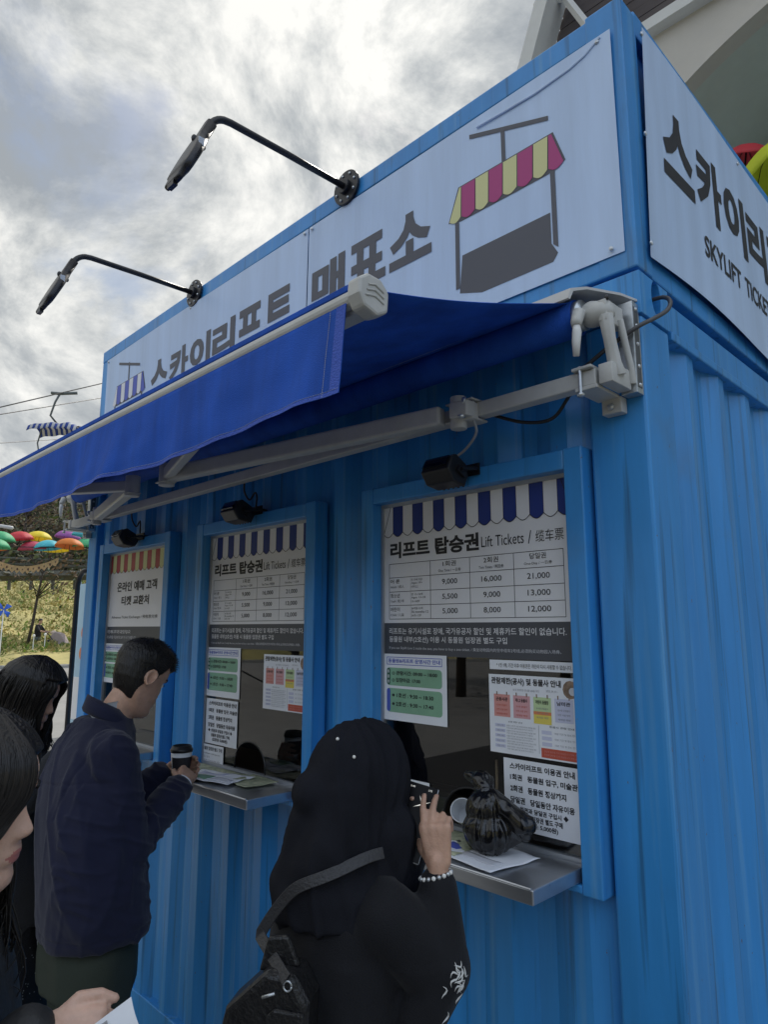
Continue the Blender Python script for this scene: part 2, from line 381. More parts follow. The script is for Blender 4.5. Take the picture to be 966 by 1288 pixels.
for _ in range(700):
    az = rnd.uniform(173, 300); r = rnd.uniform(60, 85)
    clump(g, polar_pt(az, r, rnd.uniform(0, 1.8)), rnd.uniform(1.2, 2.4), 12, .5, [LEAF_D, LEAF_B], rnd)
struct(g.build('hillside_undergrowth', fix=False), 'stuff')
def tree(loc, h, cr, ms, label, lean=(0, 0), nleaf=900, tr=0.12, seed=1):
    rd = random.Random(seed); loc = Vector(loc); t = thing('park_tree', label, 'tree', loc, group='trees on the grass slope')
    g = G(); top = loc + Vector((lean[0], lean[1], h * .8)); fork = loc + (top - loc) * .55
    g.tube([loc - Vector((0, 0, .2)), loc + (fork - loc) * .5 + Vector((.05, .03, 0)), fork, top], [tr, tr * .85, tr * .7, tr * .2], BARK, 8)
    ends = []
    for k in range(14):
        a = rd.uniform(0, 6.28); s = loc + (top - loc) * rd.uniform(.5, .9); e = s + Vector((math.cos(a) * cr * rd.uniform(.5, 1), math.sin(a) * cr * rd.uniform(.5, 1), rd.uniform(.1, .9) * cr * .6))
        mdl = (s + e) / 2 + Vector((rd.gauss(0, .1), rd.gauss(0, .1), .15 * cr)); g.tube([s, mdl, e], [tr * .35, tr * .2, tr * .06], BARK, 5); ends += [mdl, e]
        for q in range(3):
            e2 = e + Vector((rd.gauss(0, .4), rd.gauss(0, .4), rd.gauss(.2, .3))) * cr * .5; g.tube([mdl, e2], [tr * .12, tr * .03], BARK, 4); ends.append(e2)
    g.build('trunk', t, True, fix=False)
    g = G()
    for e in ends: clump(g, e, cr * .36, max(4, nleaf // len(ends)), .11, ms, rd)
    g.build('crown', t, fix=False)
tree(polar_pt(162.65, 37, -.1), 5.4, 2.6, [LEAF_B, LEAF_D], 'dark leaning tree with forked branches on the grass, nearest the man with stroller', (.35, .45), 380, .085, 4)
for k, (az, r, h, cr, ms, lb) in enumerate([
    (154.5, 63, 5.5, 2.6, [LEAF_B, LEAF_D], 'brown leafed tree at the right end of the hillside row, beside the container edge'),
    (157.5, 66, 6.5, 3.0, [LEAF_D, LEAF_A], 'dark green tree of the hillside row under the purple umbrella'),
    (160.5, 64, 5.2, 2.6, [LEAF_B, BARK], 'rust brown tree of the hillside row under the yellow umbrella'),
    (163.5, 67, 6.0, 2.9, [LEAF_D, LEAF_B], 'dull green tree of the hillside row behind the pennant garland'),
    (166.5, 64, 5.6, 2.8, [LEAF_A, LEAF_B], 'olive tree of the hillside row at the left edge of the view')]):
    tree(polar_pt(az, r, -.2), h, cr, ms, lb, (rnd.uniform(-.4, .4), rnd.uniform(-.4, .4)), 900, .16, 20 + k)
for k, (x, y, h, cr) in enumerate([(-11.2, -13.0, 4.6, 2.2), (-14.4, -14.2, 5.2, 2.5), (-8.4, -13.6, 4.8, 2.3), (-16.4, -11.4, 4.5, 2.0)]):  # evergreens added behind the camera so the panes mirror something dark
    tree((x, y, ground_h(math.hypot(x - CX, y - CY))), h, cr, [LEAF_D], ['dark evergreen across the road, mirrored in the near window', 'dark evergreen across the road, mirrored left of the first', 'dark evergreen across the road, out at the right', 'dark evergreen across the road, farthest from the booth'][k], (.1, .1), 2600, .15, 60 + k)
# round bush by the kerb
t = thing('bush', 'round fresh green bush on the verge left of the man with the stroller', 'bush', polar_pt(165.6, 33.6))
g = G(); c = polar_pt(165.6, 33.6, .55)
for _ in range(70):
    v = Vector((rnd.gauss(0, 1), rnd.gauss(0, 1), rnd.gauss(0, 1))).normalized() * .85; clump(g, c + Vector((v.x * 1.15, v.y * 1.15, v.z * .75)), .35, 26, .06, [LEAF_C, LEAF_A], rnd)
g.build('foliage', t, fix=False)
g = G()
for k in range(6): g.tube([polar_pt(165.6, 33.6), c + Vector((rnd.uniform(-.6, .6), rnd.uniform(-.6, .6), .2))], .02, BARK, 5)
g.build('stem', t)
# guard rail along the top of the grass
WOODM = mat('weathered_wood', (0.075, 0.075, 0.06), 0.9, var=0.3, vscale=(3, 3, 3))
t = thing('guard_rail', 'dark weathered guard rail along the top of the grass slope', 'fence', polar_pt(161, 60))
P = [polar_pt(a, 60) for a in [149, 152, 155, 158, 161, 164, 167, 170, 173]]
for dz in (.5, .95, 1.4):
    g = G(); g.tube([p + Vector((0, 0, dz)) for p in P], .15, WOODM, 6); g.build('rail', t)
g0 = None
for a in range(149, 174, 2):
    g = G(); p = polar_pt(a, 60); g.tube([p - Vector((0, 0, .3)), p + Vector((0, 0, 1.6))], .14, WOODM, 6); g.build('post', t)
# pergola beam below the coloured umbrellas
t = thing('pergola', 'dark green brown pergola beam on posts behind the coloured umbrellas', 'pergola', (-38, 11.2, .6))
A = Vector((-41.2, 8.0, 4.40)); B = Vector((-35.2, 13.9, 4.46)); g = G(); g.tube([A, B], .26, WOODM, 4); g.build('beam', t)
for f in (.02, .16, .30, .44, .58, .72, .86, .98):
    q = A.lerp(B, f); g = G(); g.tube([q - Vector((.5, -.5, -.12)), q + Vector((.5, -.5, .12))], .10, WOODM, 4); g.build('rafter', t)
    g = G(); g.tube([q, q - Vector((0, 0, .75))], .09, WOODM, 4); g.build('bracket', t)
for f in (.0, 1.0):
    q = A.lerp(B, f); g = G(); g.tube([(q.x, q.y, .3), tuple(q)], .14, WOODM, 6); g.build('post', t)
# little lamp bollards on the verge
WHITEL = mat('white_lacquer', (0.75, 0.75, 0.73), 0.4)
for k, (az, r, lb) in enumerate([(162.2, 36.0, 'white garden lamp left of the leaning tree, first from the bush'), (161.45, 36.3, 'white garden lamp right beside the leaning tree trunk'),
                     (157.2, 37.0, 'white garden lamp beyond the stroller, left of its pair'), (156.55, 37.2, 'white garden lamp beyond the stroller, nearest the black pole')]):
    p = polar_pt(az, r); t = thing('garden_lamp', lb, 'lamp', p, group='white garden lamps on the verge')
    g = G(); g.tube([p, p + Vector((0, 0, .62))], .022, WHITEL, 8); g.build('pole', t)
    g = G(); g.ell(p + Vector((0, 0, .68)), (.06, .06, .08), WHITEL, n=10, k=8); g.build('lamp_head', t, True)

# ------------------------------------------------------------------ hanging umbrellas, wires, garland
UM = {n: mat(n + '_umbrella_cloth', c, 0.6, var=0.08, vscale=(2, 2, 2), trans=(0.35, c)) for n, c in dict(
    green=(0.12, 0.55, 0.27), red=(0.68, 0.06, 0.08), yellow=(0.88, 0.74, 0.06), purple=(0.42, 0.14, 0.44), cyan=(0.12, 0.60, 0.68), pink=(0.62, 0.10, 0.16), orange=(0.75, 0.25, 0.05), lime=(0.62, 0.68, 0.03)).items()}
def umbrella(c, rad, col, label, tilt=(0, 0)):
    c = Vector(c); t = thing('umbrella', label, 'umbrella', c, group='coloured umbrellas hung overhead')
    Mx = Matrix.Rotation(tilt[0], 3, 'X') @ Matrix.Rotation(tilt[1], 3, 'Y'); g = G(); n = 32; V = []; F = []
    for i in range(8):
        a = i / 7 * R(72)
        for k in range(n):
            ph = 2 * math.pi * k / n; sc = 1 - .07 * abs(math.sin(4 * ph)) * (i / 7)
            V.append(c + Mx @ Vector((rad * 1.03 * math.sin(a) * math.cos(ph) * sc, rad * 1.03 * math.sin(a) * math.sin(ph) * sc, rad * .86 * (math.cos(a) - .31))))
    for i in range(7):
        for k in range(n): F.append((i * n + k, i * n + (k + 1) % n, (i + 1) * n + (k + 1) % n, (i + 1) * n + k))
    g.add(V, F, UM[col]); o = g.build('canopy', t, True, fix=False); s = o.modifiers.new('thick', 'SOLIDIFY'); s.thickness = .004
    g = G(); g.tube([c + Mx @ Vector((0, 0, rad * .55)), c + Mx @ Vector((0, 0, -rad * .75)), c + Mx @ Vector((.05, 0, -rad * .85))], .01, BLACKM, 6); g.build('shaft', t)
    g = G()
    for k in range(8):
        ph = 2 * math.pi * k / 8; pts = []
        for i in range(5):
            a = i / 4 * R(72); pts.append(c + Mx @ Vector((rad * 1.02 * math.sin(a) * math.cos(ph), rad * 1.02 * math.sin(a) * math.sin(ph), rad * .86 * (math.cos(a) - .31) - .008)))
        g.tube(pts, .004, BLACKM, 4)
    g.build('ribs', t)
U = [((-25.75, 5.47, 4.72), 'green', 'green umbrella at the left end of the upper row'), ((-26.3, 6.25, 4.85), 'red', 'red umbrella of the upper row between green and yellow'),
     ((-26.9, 7.10, 5.00), 'yellow', 'yellow umbrella of the upper row between red and purple'), ((-26.0, 7.85, 5.02), 'purple', 'purple umbrella of the upper row'),
     ((-24.7, 8.00, 4.98), 'cyan', 'turquoise umbrella at the right end beside the container'), ((-25.3, 5.2, 4.40), 'green', 'green umbrella hung lowest at the left edge'),
     ((-26.1, 6.65, 4.50), 'pink', 'pink umbrella hung in the lower row under the red one'), ((-25.5, 7.0, 4.52), 'cyan', 'turquoise umbrella hung in the lower row under the yellow one'),
     ((-26.9, 7.75, 4.62), 'yellow', 'yellow umbrella hung low behind the purple one'), ((-24.1, 7.25, 4.48), 'orange', 'orange umbrella hung under the purple one'),
     ((-24.4, 7.95, 4.58), 'green', 'green umbrella hung under the turquoise one by the container'), ((-27.5, 5.7, 4.55), 'orange', 'orange umbrella glimpsed behind the lower row at left')]
for k, (c, col, lb) in enumerate(U): umbrella(c, .52, col, lb, (rnd.uniform(-.12, .12), rnd.uniform(-.12, .12)))
umbrella((-0.70, 4.86, 5.72), .46, 'lime', 'large lime yellow umbrella hanging by the arched building', (.15, -.4))
umbrella((-1.17, 5.50, 6.40), .30, 'red', 'red umbrella hanging behind the lime one by the arched building', (.1, .2))
def wire(a, b, r, m, label, sag=.1, cat='wire', name='wire', group=None, n=14):
    a = Vector(a); b = Vector(b); g = G(); g.tube([a.lerp(b, i / n) - Vector((0, 0, sag * 4 * (i / n) * (1 - i / n))) for i in range(n + 1)], r, m, 5); return one(g, name, label, cat, group, True)
wire((-27.6, 3.2, 4.55), (-22.3, 11.5, 4.75), .018, BLACKM, 'dark wire strung under the front row of hanging umbrellas')
wire((-29.0, 4.0, 5.20), (-24.6, 12.0, 5.45), .018, BLACKM, 'dark wire strung above the back row of hanging umbrellas')
for (x, y, lb) in ((-22.3, 11.5, 'dark steel post holding the right end of the umbrella wires'), (-27.6, 3.2, 'dark steel post holding the left end of the umbrella wires')):
    r_ = math.hypot(x - CX, y - CY); h0 = ground_h(r_); g = G(); g.tube([(x, y, h0 - .1), (x, y, 5.6)], .06, BLACKM, 8)
    tag(g.build('umbrella_post', smooth=True), lb, 'post')
FELT = mat('tan_felt', (0.62, 0.45, 0.24), 0.8, var=0.2, vscale=(12, 12, 12), trans=(.3, (.5, .35, .15)))
g = G(); n = 156; A = Vector((-27.3, 5.55, 4.30)); B = Vector((-25.4, 7.35, 4.22)); V = []; F = []
for i in range(n + 1):
    f = i / n; p = A.lerp(B, f) - Vector((0, 0, .36 * 4 * f * (1 - f))); z = .17 + .11 * (1 - abs(((f * 13) % 1) * 2 - 1))
    for q in (0, .5, 1): V.append(p - Vector((-.03 * math.sin(f * 40) * q, 0, z * q)))
for i in range(n):
    for q in range(2): F.append((i * 3 + q, i * 3 + q + 1, i * 3 + q + 4, i * 3 + q + 3))
g.add(V, F, FELT)
for k in range(13):
    f = (k + .5) / 13; p = A.lerp(B, f) - Vector((.01, -.02, .36 * 4 * f * (1 - f) + .12)); g.ell(p, (.04, .04, .05), mat('dark_felt', (0.12, 0.07, 0.05), .8), n=8, k=6)
o = g.build('pennant_garland', fix=False); o.modifiers.new('thick', 'SOLIDIFY').thickness = .006; tag(o, 'tan scalloped pennant garland strung below the coloured umbrellas', 'garland')
g = G(); g.tube([(-21.7, 3.9, 4.62), (-21.3, 4.25, 4.62), (-21.05, 4.5, 4.56)], .05, GREYM, 8); g.tube([(-21.7, 3.9, ground_h(23)), (-21.7, 3.9, 4.62)], .06, GREYM, 8)
one(g, 'street_pole', 'pale grey pole with a short arm at the left edge of the view', 'pole', smooth=True)

# ------------------------------------------------------------------ chairlift
t = thing('chairlift_chair', 'chairlift seat under a blue and white striped canopy in the sky', 'chairlift', (-26.9, 7.2, 8.2))
c = Vector((-26.93, 7.45, 9.32)); rt = Vector((.703, .711, 0)); fw = Vector((-.711, .703, 0))
g = G(); V = []; nS = 18
def can(u, v):
    a = (u - .5) * 2; b = (v - .5) * 2
    return c + rt * a * .95 + fw * b * .55 + Vector((0, 0, .34 - .16 * b * b - .22 * max(0, abs(a) - .55) - (.17 if abs(b) > .98 else 0) + .03 * math.sin(u * 18)))
WB = mat('canopy_white_cloth', (0.62, 0.63, 0.66), .7, trans=(.3, (.6, .6, .6))); BB = mat('canopy_blue_cloth', (0.03, 0.07, 0.32), .7, trans=(.2, (.05, .1, .4)))
for k in range(nS): g.grid(lambda u, v, k=k: can((k + u) / nS, v), 1, 10, WB if k % 2 else BB)
o = g.build('canopy', t, True, fix=False); o.modifiers.new('thick', 'SOLIDIFY').thickness = .01
DKM = mat('green_grey_metal', (0.10, 0.115, 0.115), .5, .3)
g = G(); top = Vector((-26.70, 7.36, 10.83)); g.tube([top, top - Vector((.12, .12, .35)), top - Vector((.22, .22, .9)), c + Vector((0, 0, .3))], .04, DKM, 8); g.build('hanger', t, True)
g = G(); g.tube([top - (rt + Vector((0, 0, -.1))) * .35, top, top + (rt * 1.0 + fw * .3 + Vector((0, 0, .15))) * .6], .06, DKM, 6); g.build('cable_grip', t)
for s_ in (-1, 1):
    g = G(); g.tube([c + rt * .6 * s_ + Vector((0, 0, .25)), c + rt * .75 * s_ - Vector((0, 0, .45)), c + rt * .6 * s_ - Vector((0, 0, 1.1))], .028, DKM, 6); g.build('side_frame', t)
g = G(); g.bx(-.7, -.22, -1.15, .7, .25, -1.07, DKM, Matrix.Translation(c) @ Matrix(((rt.x, fw.x, 0, 0), (rt.y, fw.y, 0, 0), (0, 0, 1, 0), (0, 0, 0, 1)))); g.build('seat', t)
g = G(); g.bx(-.7, .2, -1.1, .7, .26, -.65, DKM, Matrix.Translation(c) @ Matrix(((rt.x, fw.x, 0, 0), (rt.y, fw.y, 0, 0), (0, 0, 1, 0), (0, 0, 0, 1)))); g.build('backrest', t)
d0, d1 = Vector((-24.16, 3.32, 8.35)), Vector((-28.07, 9.92, 12.40))
wire(d0 + (d0 - d1) * 3, d1 + (d1 - d0) * 4, .022, BLACKM, 'haul cable of the chairlift that the striped chair hangs from', .0, 'cable', 'lift_cable')
d0, d1 = Vector((-24.16, 3.32, 8.22)), Vector((-30.08, 10.77, 12.41))
wire(d0 + (d0 - d1) * 3, d1 + (d1 - d0) * 4, .018, BLACKM, 'second chairlift cable just under the haul cable', .0, 'cable', 'lift_cable')
d0, d1 = Vector((-26.54, 3.89, 7.99)), Vector((-30.36, 8.23, 9.84))
wire(d0 + (d0 - d1) * 3, d1 + (d1 - d0) * 4, .014, BLACKM, 'lowest thin cable crossing behind the striped lift chair', .0, 'cable', 'lift_cable')

# ------------------------------------------------------------------ building with an arch behind the container
STUC = mat('beige_stucco', (0.52, 0.49, 0.44), .85, var=.06, vscale=(2, 2, 2), bump=.15, bscale=60)
STUG = mat('grey_green_render', (0.50, 0.55, 0.50), .85, var=.08, vscale=(1.5, 1.5, 1.5), bump=.15, bscale=50)
BOARD = mat('dark_brown_boards', (0.075, 0.062, 0.062), .75, var=.2, vscale=(1, 8, 8))
CORN = mat('white_cornice', (0.62, 0.62, 0.60), .7, var=.05)
t = thing('arched_building', 'beige building with a large arch and dark boarded eaves behind the container', 'building', (0, 6.5, GZ))
def FY(y0):
    return lambda u, v, tt: (u, y0 + tt, v)
# arch: segment of a circle centred at (ax, az)
ax_, az_, ra, rb = 0.495, 3.75, 4.0, 4.0
def ell_arch(k=40, d=0.0, a0=140.7, a1=39.3): return [(ax_ + (ra + d) * math.cos(R(a0 + (a1 - a0) * i / k)), az_ + (rb + d) * math.sin(R(a0 + (a1 - a0) * i / k))) for i in range(k + 1)]
poly = [(-3.05, GZ), (-2.6, GZ)] + ell_arch() + [(3.59, GZ), (6.5, GZ), (6.5, 8.05), (-3.05, 8.05)]
g = G(); g.prism(poly, FY(5.0), 0, .14, STUC); g.build('front_wall', t)
g = G(); A1 = ell_arch(40, 0.0); A2 = ell_arch(40, .12)
g.add([(u, 4.93, v) for u, v in A1] + [(u, 4.93, v) for u, v in A2] + [(u, 5.0, v) for u, v in A2] + [(u, 5.0, v) for u, v in A1],
      [(i, i + 1, i + 42, i + 41) for i in range(40)] + [(i + 41, i + 42, i + 83, i + 82) for i in range(40)] + [(i, i + 123, i + 124, i + 1) for i in range(40)], STUC); g.build('arch_trim', t)
g = G(); A = ell_arch(40, -.002)
g.add([(u, 5.13, v) for u, v in A] + [(u, 6.7, v) for u, v in A], [(i, i + 1, i + 42, i + 41) for i in range(40)], STUG)
g.bx(-3.0, 6.7, GZ, 6.5, 6.9, 12, STUG); g.build('vault', t)
g = G(); g.bx(-1.70, 6.55, 8.16, 4.5, 6.695, 8.40, STUG); g.build('wall_ledge', t)
for x_ in (-2.75, 3.60):
    g = G(); g.bx(x_, 5.15, GZ, x_ + .145, 6.69, 8, STUG); g.build('side_wall', t)
# sloped eave, boards and cornice
g = G(); g.prism([(-3.18, 8.03), (6.5, 8.03), (6.5, 8.16), (-3.1, 8.16)], FY(4.86), 0, .14, CORN); g.build('cornice', t)
g = G()
for k in range(26):
    z = 8.17 + k * .13; g.bx(-3.12 + .37 * (z - 8.17), 4.92 - .004 * (k % 2), z, 6.5, 5.1, z + .124, BOARD)
g.build('gable_boards', t)
g = G(); g.prism([(-3.36, 8.05), (-3.16, 8.05), (-1.9, 11.4), (-2.1, 11.4)], FY(4.55), 0, .35, CORN); g.build('rake_fascia', t)
g = G(); g.tube([(-3.1, 4.75, 9.2), (-2.70, 4.75, 9.02), (-2.43, 4.75, 8.42), (-2.43, 4.88, 8.2)], .05, CORN, 4); g.build('downpipe', t)
g = G(); g.tube([(-2.06, 4.75, 8.1), (-2.0, 4.75, 9.6)], .03, CORN, 6); g.build('downpipe', t)
t2 = thing('arch_lamp', 'round bulkhead lamp with a dark ribbed ring on the vault wall', 'lamp', (-1.12, 6.68, 8.72))
lx, ly, lz = -1.12, 6.66, 8.74
g = G(); g.tube([(lx + .21 * math.cos(R(a)), ly - .10, lz + .21 * math.sin(R(a))) for a in range(0, 361, 15)], .035, BLACKM, 6); g.build('ring', t2, True)
g = G(); g.ell((lx, ly - .06, lz), (.19, .12, .19), mat('frosted_glass', (.5, .58, .56), .25)); g.build('lens', t2, True)

# ------------------------------------------------------------------ blue container booth
booth = thing('ticket_container', 'blue corrugated container booth with three ticket windows', 'container', (-1.78, 1.2, GZ))
XL, XR, YB, ZT = -3.57, 0.0, 2.43, 2.585
WIN = dict(right=(-1.03, -0.17), middle=(-2.176, -1.292), left=(-3.300, -2.440))       # outer frame edges
WZ0, WZ1 = 1.005, 2.132
def corr(u, per=0.235, dep=0.034):
    """corrugation: 0 outside, dep inside"""
    f = (u / per) % 1
    a = .27; b = .23
    if f < a: return 0.0
    if f < a + b: return dep * (f - a) / b
    if f < 2 * a + b: return dep
    return dep * (1 - (f - 2 * a - b) / b)
def corr_breaks(u0, u1, per=0.235, extra=()):
    out_ = {round(u0, 5), round(u1, 5)}
    k = math.floor(u0 / per) - 1
    while k * per < u1 + per:
        for f in (0, .27, .5, .77):
            u = (k + f) * per
            if u0 < u < u1: out_.add(round(u, 5))
        k += 1
    for e in extra:
        if u0 < e < u1: out_.add(round(e, 5))
    return sorted(out_)
g = G(); bxs = corr_breaks(-3.45, -0.16, .235, [e for a in WIN.values() for e in (a[0] + .02, a[1] - .02)])
for a, b in zip(bxs, bxs[1:]):
    mid = (a + b) / 2; ya = .008 + corr(a + .05); yb = .008 + corr(b + .05)
    inw = any(p[0] + .02 < mid < p[1] - .02 for p in WIN.values())
    for z0, z1 in ([(GZ + .12, WZ0 + .015), (WZ1 - .015, 2.475)] if inw else [(GZ + .12, 2.475)]):
        g.add([(a, ya, z0), (b, yb, z0), (b, yb, z1), (a, ya, z1)], [(0, 1, 2, 3)], BLUE)
g.build('front_wall', booth, fix=False)
g = G(); per = .25; bys = corr_breaks(.20, 2.27, per)
for a, b in zip(bys, bys[1:]):
    xa = -.010 - corr(a - .17 + .12, per); xb = -.010 - corr(b - .17 + .12, per)
    za = 2.44 + .02 * (1 if xa > -.02 else 0); zb = 2.44 + .02 * (1 if xb > -.02 else 0)
    g.add([(xa, a, GZ + .12), (xb, b, GZ + .12), (xb, b, 2.47), (xa, a, 2.47)], [(0, 1, 2, 3)], BLUE)
g.build('side_wall', booth, fix=False)
g = G()
for x0, x1, y0, y1 in ((-.16, 0, 0, .175), (-3.57, -3.45, 0, .16), (-.16, 0, 2.27, 2.43), (-3.57, -3.45, 2.27, 2.43)):
    g = G(); g.bx(x0, y0, GZ + .0, x1, y1, 2.46, BLUE); g.build('corner_post', booth, bevel=.008)
for q in ((-3.44, .002, 2.475, -.17, .09, 2.575), (-3.44, .004, GZ, -.17, .09, GZ + .12), (-3.44, 2.35, 2.475, -.17, 2.425, 2.575), (-.09, .19, 2.475, -.004, 2.26, 2.56), (-.085, .19, 2.445, .004, 2.26, 2.472), (-.09, .19, GZ, -.006, 2.26, GZ + .12), (-3.565, .17, 2.475, -3.48, 2.26, 2.575)):
    g = G(); g.bx(*q, BLUE); g.build('rail', booth, bevel=.004)
g = G(); g.bx(-3.565, .16, GZ, -3.53, 2.27, 2.475, BLUE); g.bx(-3.45, 2.40, GZ, -.16, 2.42, 2.475, BLUE); g.bx(-3.5, .1, 2.52, -.09, 2.34, 2.54, BLUE); g.build('rear_wall', booth)
# corner castings with an oval hole on the side face
for x0, x1, y0 in ((-.164, .005, -.004), (-3.574, -3.43, -.004), (-.164, .005, 2.265), (-3.574, -3.43, 2.265)):
    g = G(); y1 = y0 + .178; z0, z1 = 2.462, 2.582
    g.bx(x0, y0, z0, x1, y1, z1, BLUE)
    cst = g.build('corner_casting', booth, bevel=.006)
    if x1 > -1 and y0 < 1:
        h = G(); pts = [(y0 + .1 + .030 * math.cos(R(k * 15)), 2.535 + .050 * math.sin(R(k * 15))) for k in range(24)]
        h.prism(pts, lambda u, v, tt: (x1 + tt, u, v), -.06, .02, DARKIN)
        cut = h.build('casting_hole', booth); bo = cst.modifiers.new('hole', 'BOOLEAN'); bo.object = cut; bo.operation = 'DIFFERENCE'; bo.solver = 'EXACT'
        cst.modifiers.move(1, 0)
        dg = bpy.context.evaluated_depsgraph_get(); me = bpy.data.meshes.new_from_object(cst.evaluated_get(dg)); cst.modifiers.clear(); cst.data = me
        bpy.data.objects.remove(cut)
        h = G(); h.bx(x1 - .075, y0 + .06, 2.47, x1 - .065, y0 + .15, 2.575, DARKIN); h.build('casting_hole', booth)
# dark room behind the windows
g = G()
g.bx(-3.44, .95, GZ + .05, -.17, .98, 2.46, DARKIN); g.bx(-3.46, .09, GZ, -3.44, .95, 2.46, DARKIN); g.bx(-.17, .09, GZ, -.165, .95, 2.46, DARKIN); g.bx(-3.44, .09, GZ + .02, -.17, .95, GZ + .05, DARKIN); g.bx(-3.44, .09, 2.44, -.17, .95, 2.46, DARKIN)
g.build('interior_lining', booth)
WOODT = mat('dull_counter_wood', (0.10, 0.07, 0.05), .5, var=.2, vscale=(3, 30, 30))
g = G(); g.bx(-3.43, .07, .98, -.18, .5, 1.02, WOODT); g.build('inner_counter', booth)
# windows
def arch_pts(x0, x1, z0, z1, k=14):
    c = (x0 + x1) / 2; r = (x1 - x0) / 2; hh = z1 - z0
    return [(c - r * math.cos(math.pi * i / k), z0 + hh * math.sin(math.pi * i / k) ** .8) for i in range(k + 1)]
HOLES = dict(right=(-.715, -.495), middle=(-1.868, -1.646), left=(-3.02, -2.80))
windows = {}
for nm, (x0, x1) in WIN.items():
    wd = thing('window', '', 'window', (0, 0, 0)); del wd['label']; del wd['category']; wd.parent = booth; wd.location = Vector(((x0 + x1) / 2, 0, 1.06)) - booth.location; wd['_loc'] = ((x0 + x1) / 2, 0, 1.06)
    windows[nm] = wd; fr = .056; g = G()
    g.bx(x0, -.036, WZ0, x0 + fr, .03, WZ1, BLUE2); g.bx(x1 - fr, -.036, WZ0, x1, .03, WZ1, BLUE2)
    g.bx(x0 + fr, -.0345, WZ1 - fr, x1 - fr, .03, WZ1 - .0015, BLUE2); g.bx(x0 + fr, -.0345, WZ0 + .002, x1 - fr, .03, WZ0 + .022, BLUE2)
    g.build('frame', wd, bevel=.004)
    g = G(); a0, a1 = x0 + fr - .002, x1 - fr + .002
    g.bx(a0, .006, 1.064, a0 + .012, .03, WZ1 - fr, ALU); g.bx(a1 - .012, .006, 1.064, a1, .03, WZ1 - fr, ALU); g.bx(a0 + .012, .007, WZ1 - fr - .012, a1 - .012, .03, WZ1 - fr + .001, ALU); g.bx(a0 + .012, .007, 1.058, a1 - .012, .03, 1.074, ALU)
    g.build('sash', wd)
    h0, h1 = HOLES[nm]; ap = arch_pts(h0, h1, 1.074, 1.188)
    g = G(); g.prism([(a0 + .010, 1.070), (h0, 1.070)] + ap + [(h1, 1.070), (a1 - .010, 1.070), (a1 - .010, WZ1 - fr - .010), (a0 + .010, WZ1 - fr - .010)], lambda u, v, tt: (u, .0165 + tt, v), 0, .004, GLASS); g.build('pane', wd)
    g = G(); g.tube([(u, .018, v) for u, v in ap], .004, BLACKP, 6); g.build('ticket_hole_rim', wd, True)
    s0, s1 = (x0 + .01, x1 - .065) if nm != 'middle' else (x0 + .02, x1 - .10)
    g = G(); g.bx(s0, -.236, 1.030, s1, .004, 1.064, STEEL); g.build('counter_shelf', wd, bevel=.003)
    g = G(); g.tube([(s0 + .004, -.2355, 1.0655), (s1 - .004, -.2355, 1.0655)], .003, STEEL, 6); g.build('shelf_lip', wd)
# upper sign box standing on the container
ub = thing('sign_box', 'blue container sign box standing on top of the ticket booth', 'sign box', (-1.78, 1.2, 2.60))
g = G()
Z0, Z1 = 2.598, 3.42
g.bx(-3.56, .004, Z0, -.10, .05, Z0 + .07, BLUE2); g.bx(-3.56, .004, Z1 - .075, -.10, .05, Z1, BLUE2); g.bx(-3.56, .006, Z0 + .07, -3.46, .05, Z1 - .075, BLUE2); g.bx(-.11, .002, Z0 - .0005, 0, .10, Z1 + .012, BLUE2)
g.bx(-.05, .10, Z0, -.004, 2.42, Z0 + .07, BLUE2); g.bx(-.05, .10, Z1 - .05, -.004, 2.42, Z1 + .036, BLUE2)
g.build('frame', ub, bevel=.005)
g = G(); g.bx(-3.50, .03, Z0 + .05, -.08, .045, Z1 - .05, BLUE2); g.bx(-.045, .09, Z0 + .05, -.03, 2.40, Z1 - .03, BLUE2); g.bx(-3.555, .05, Z0, -3.53, 2.42, Z1, BLUE2); g.bx(-3.53, 2.39, Z0, -.05, 2.42, Z1, BLUE2); g.bx(-3.53, .05, Z1 - .06, -.05, 2.39, Z1 - .04, BLUE2)
g.build('panel', ub)

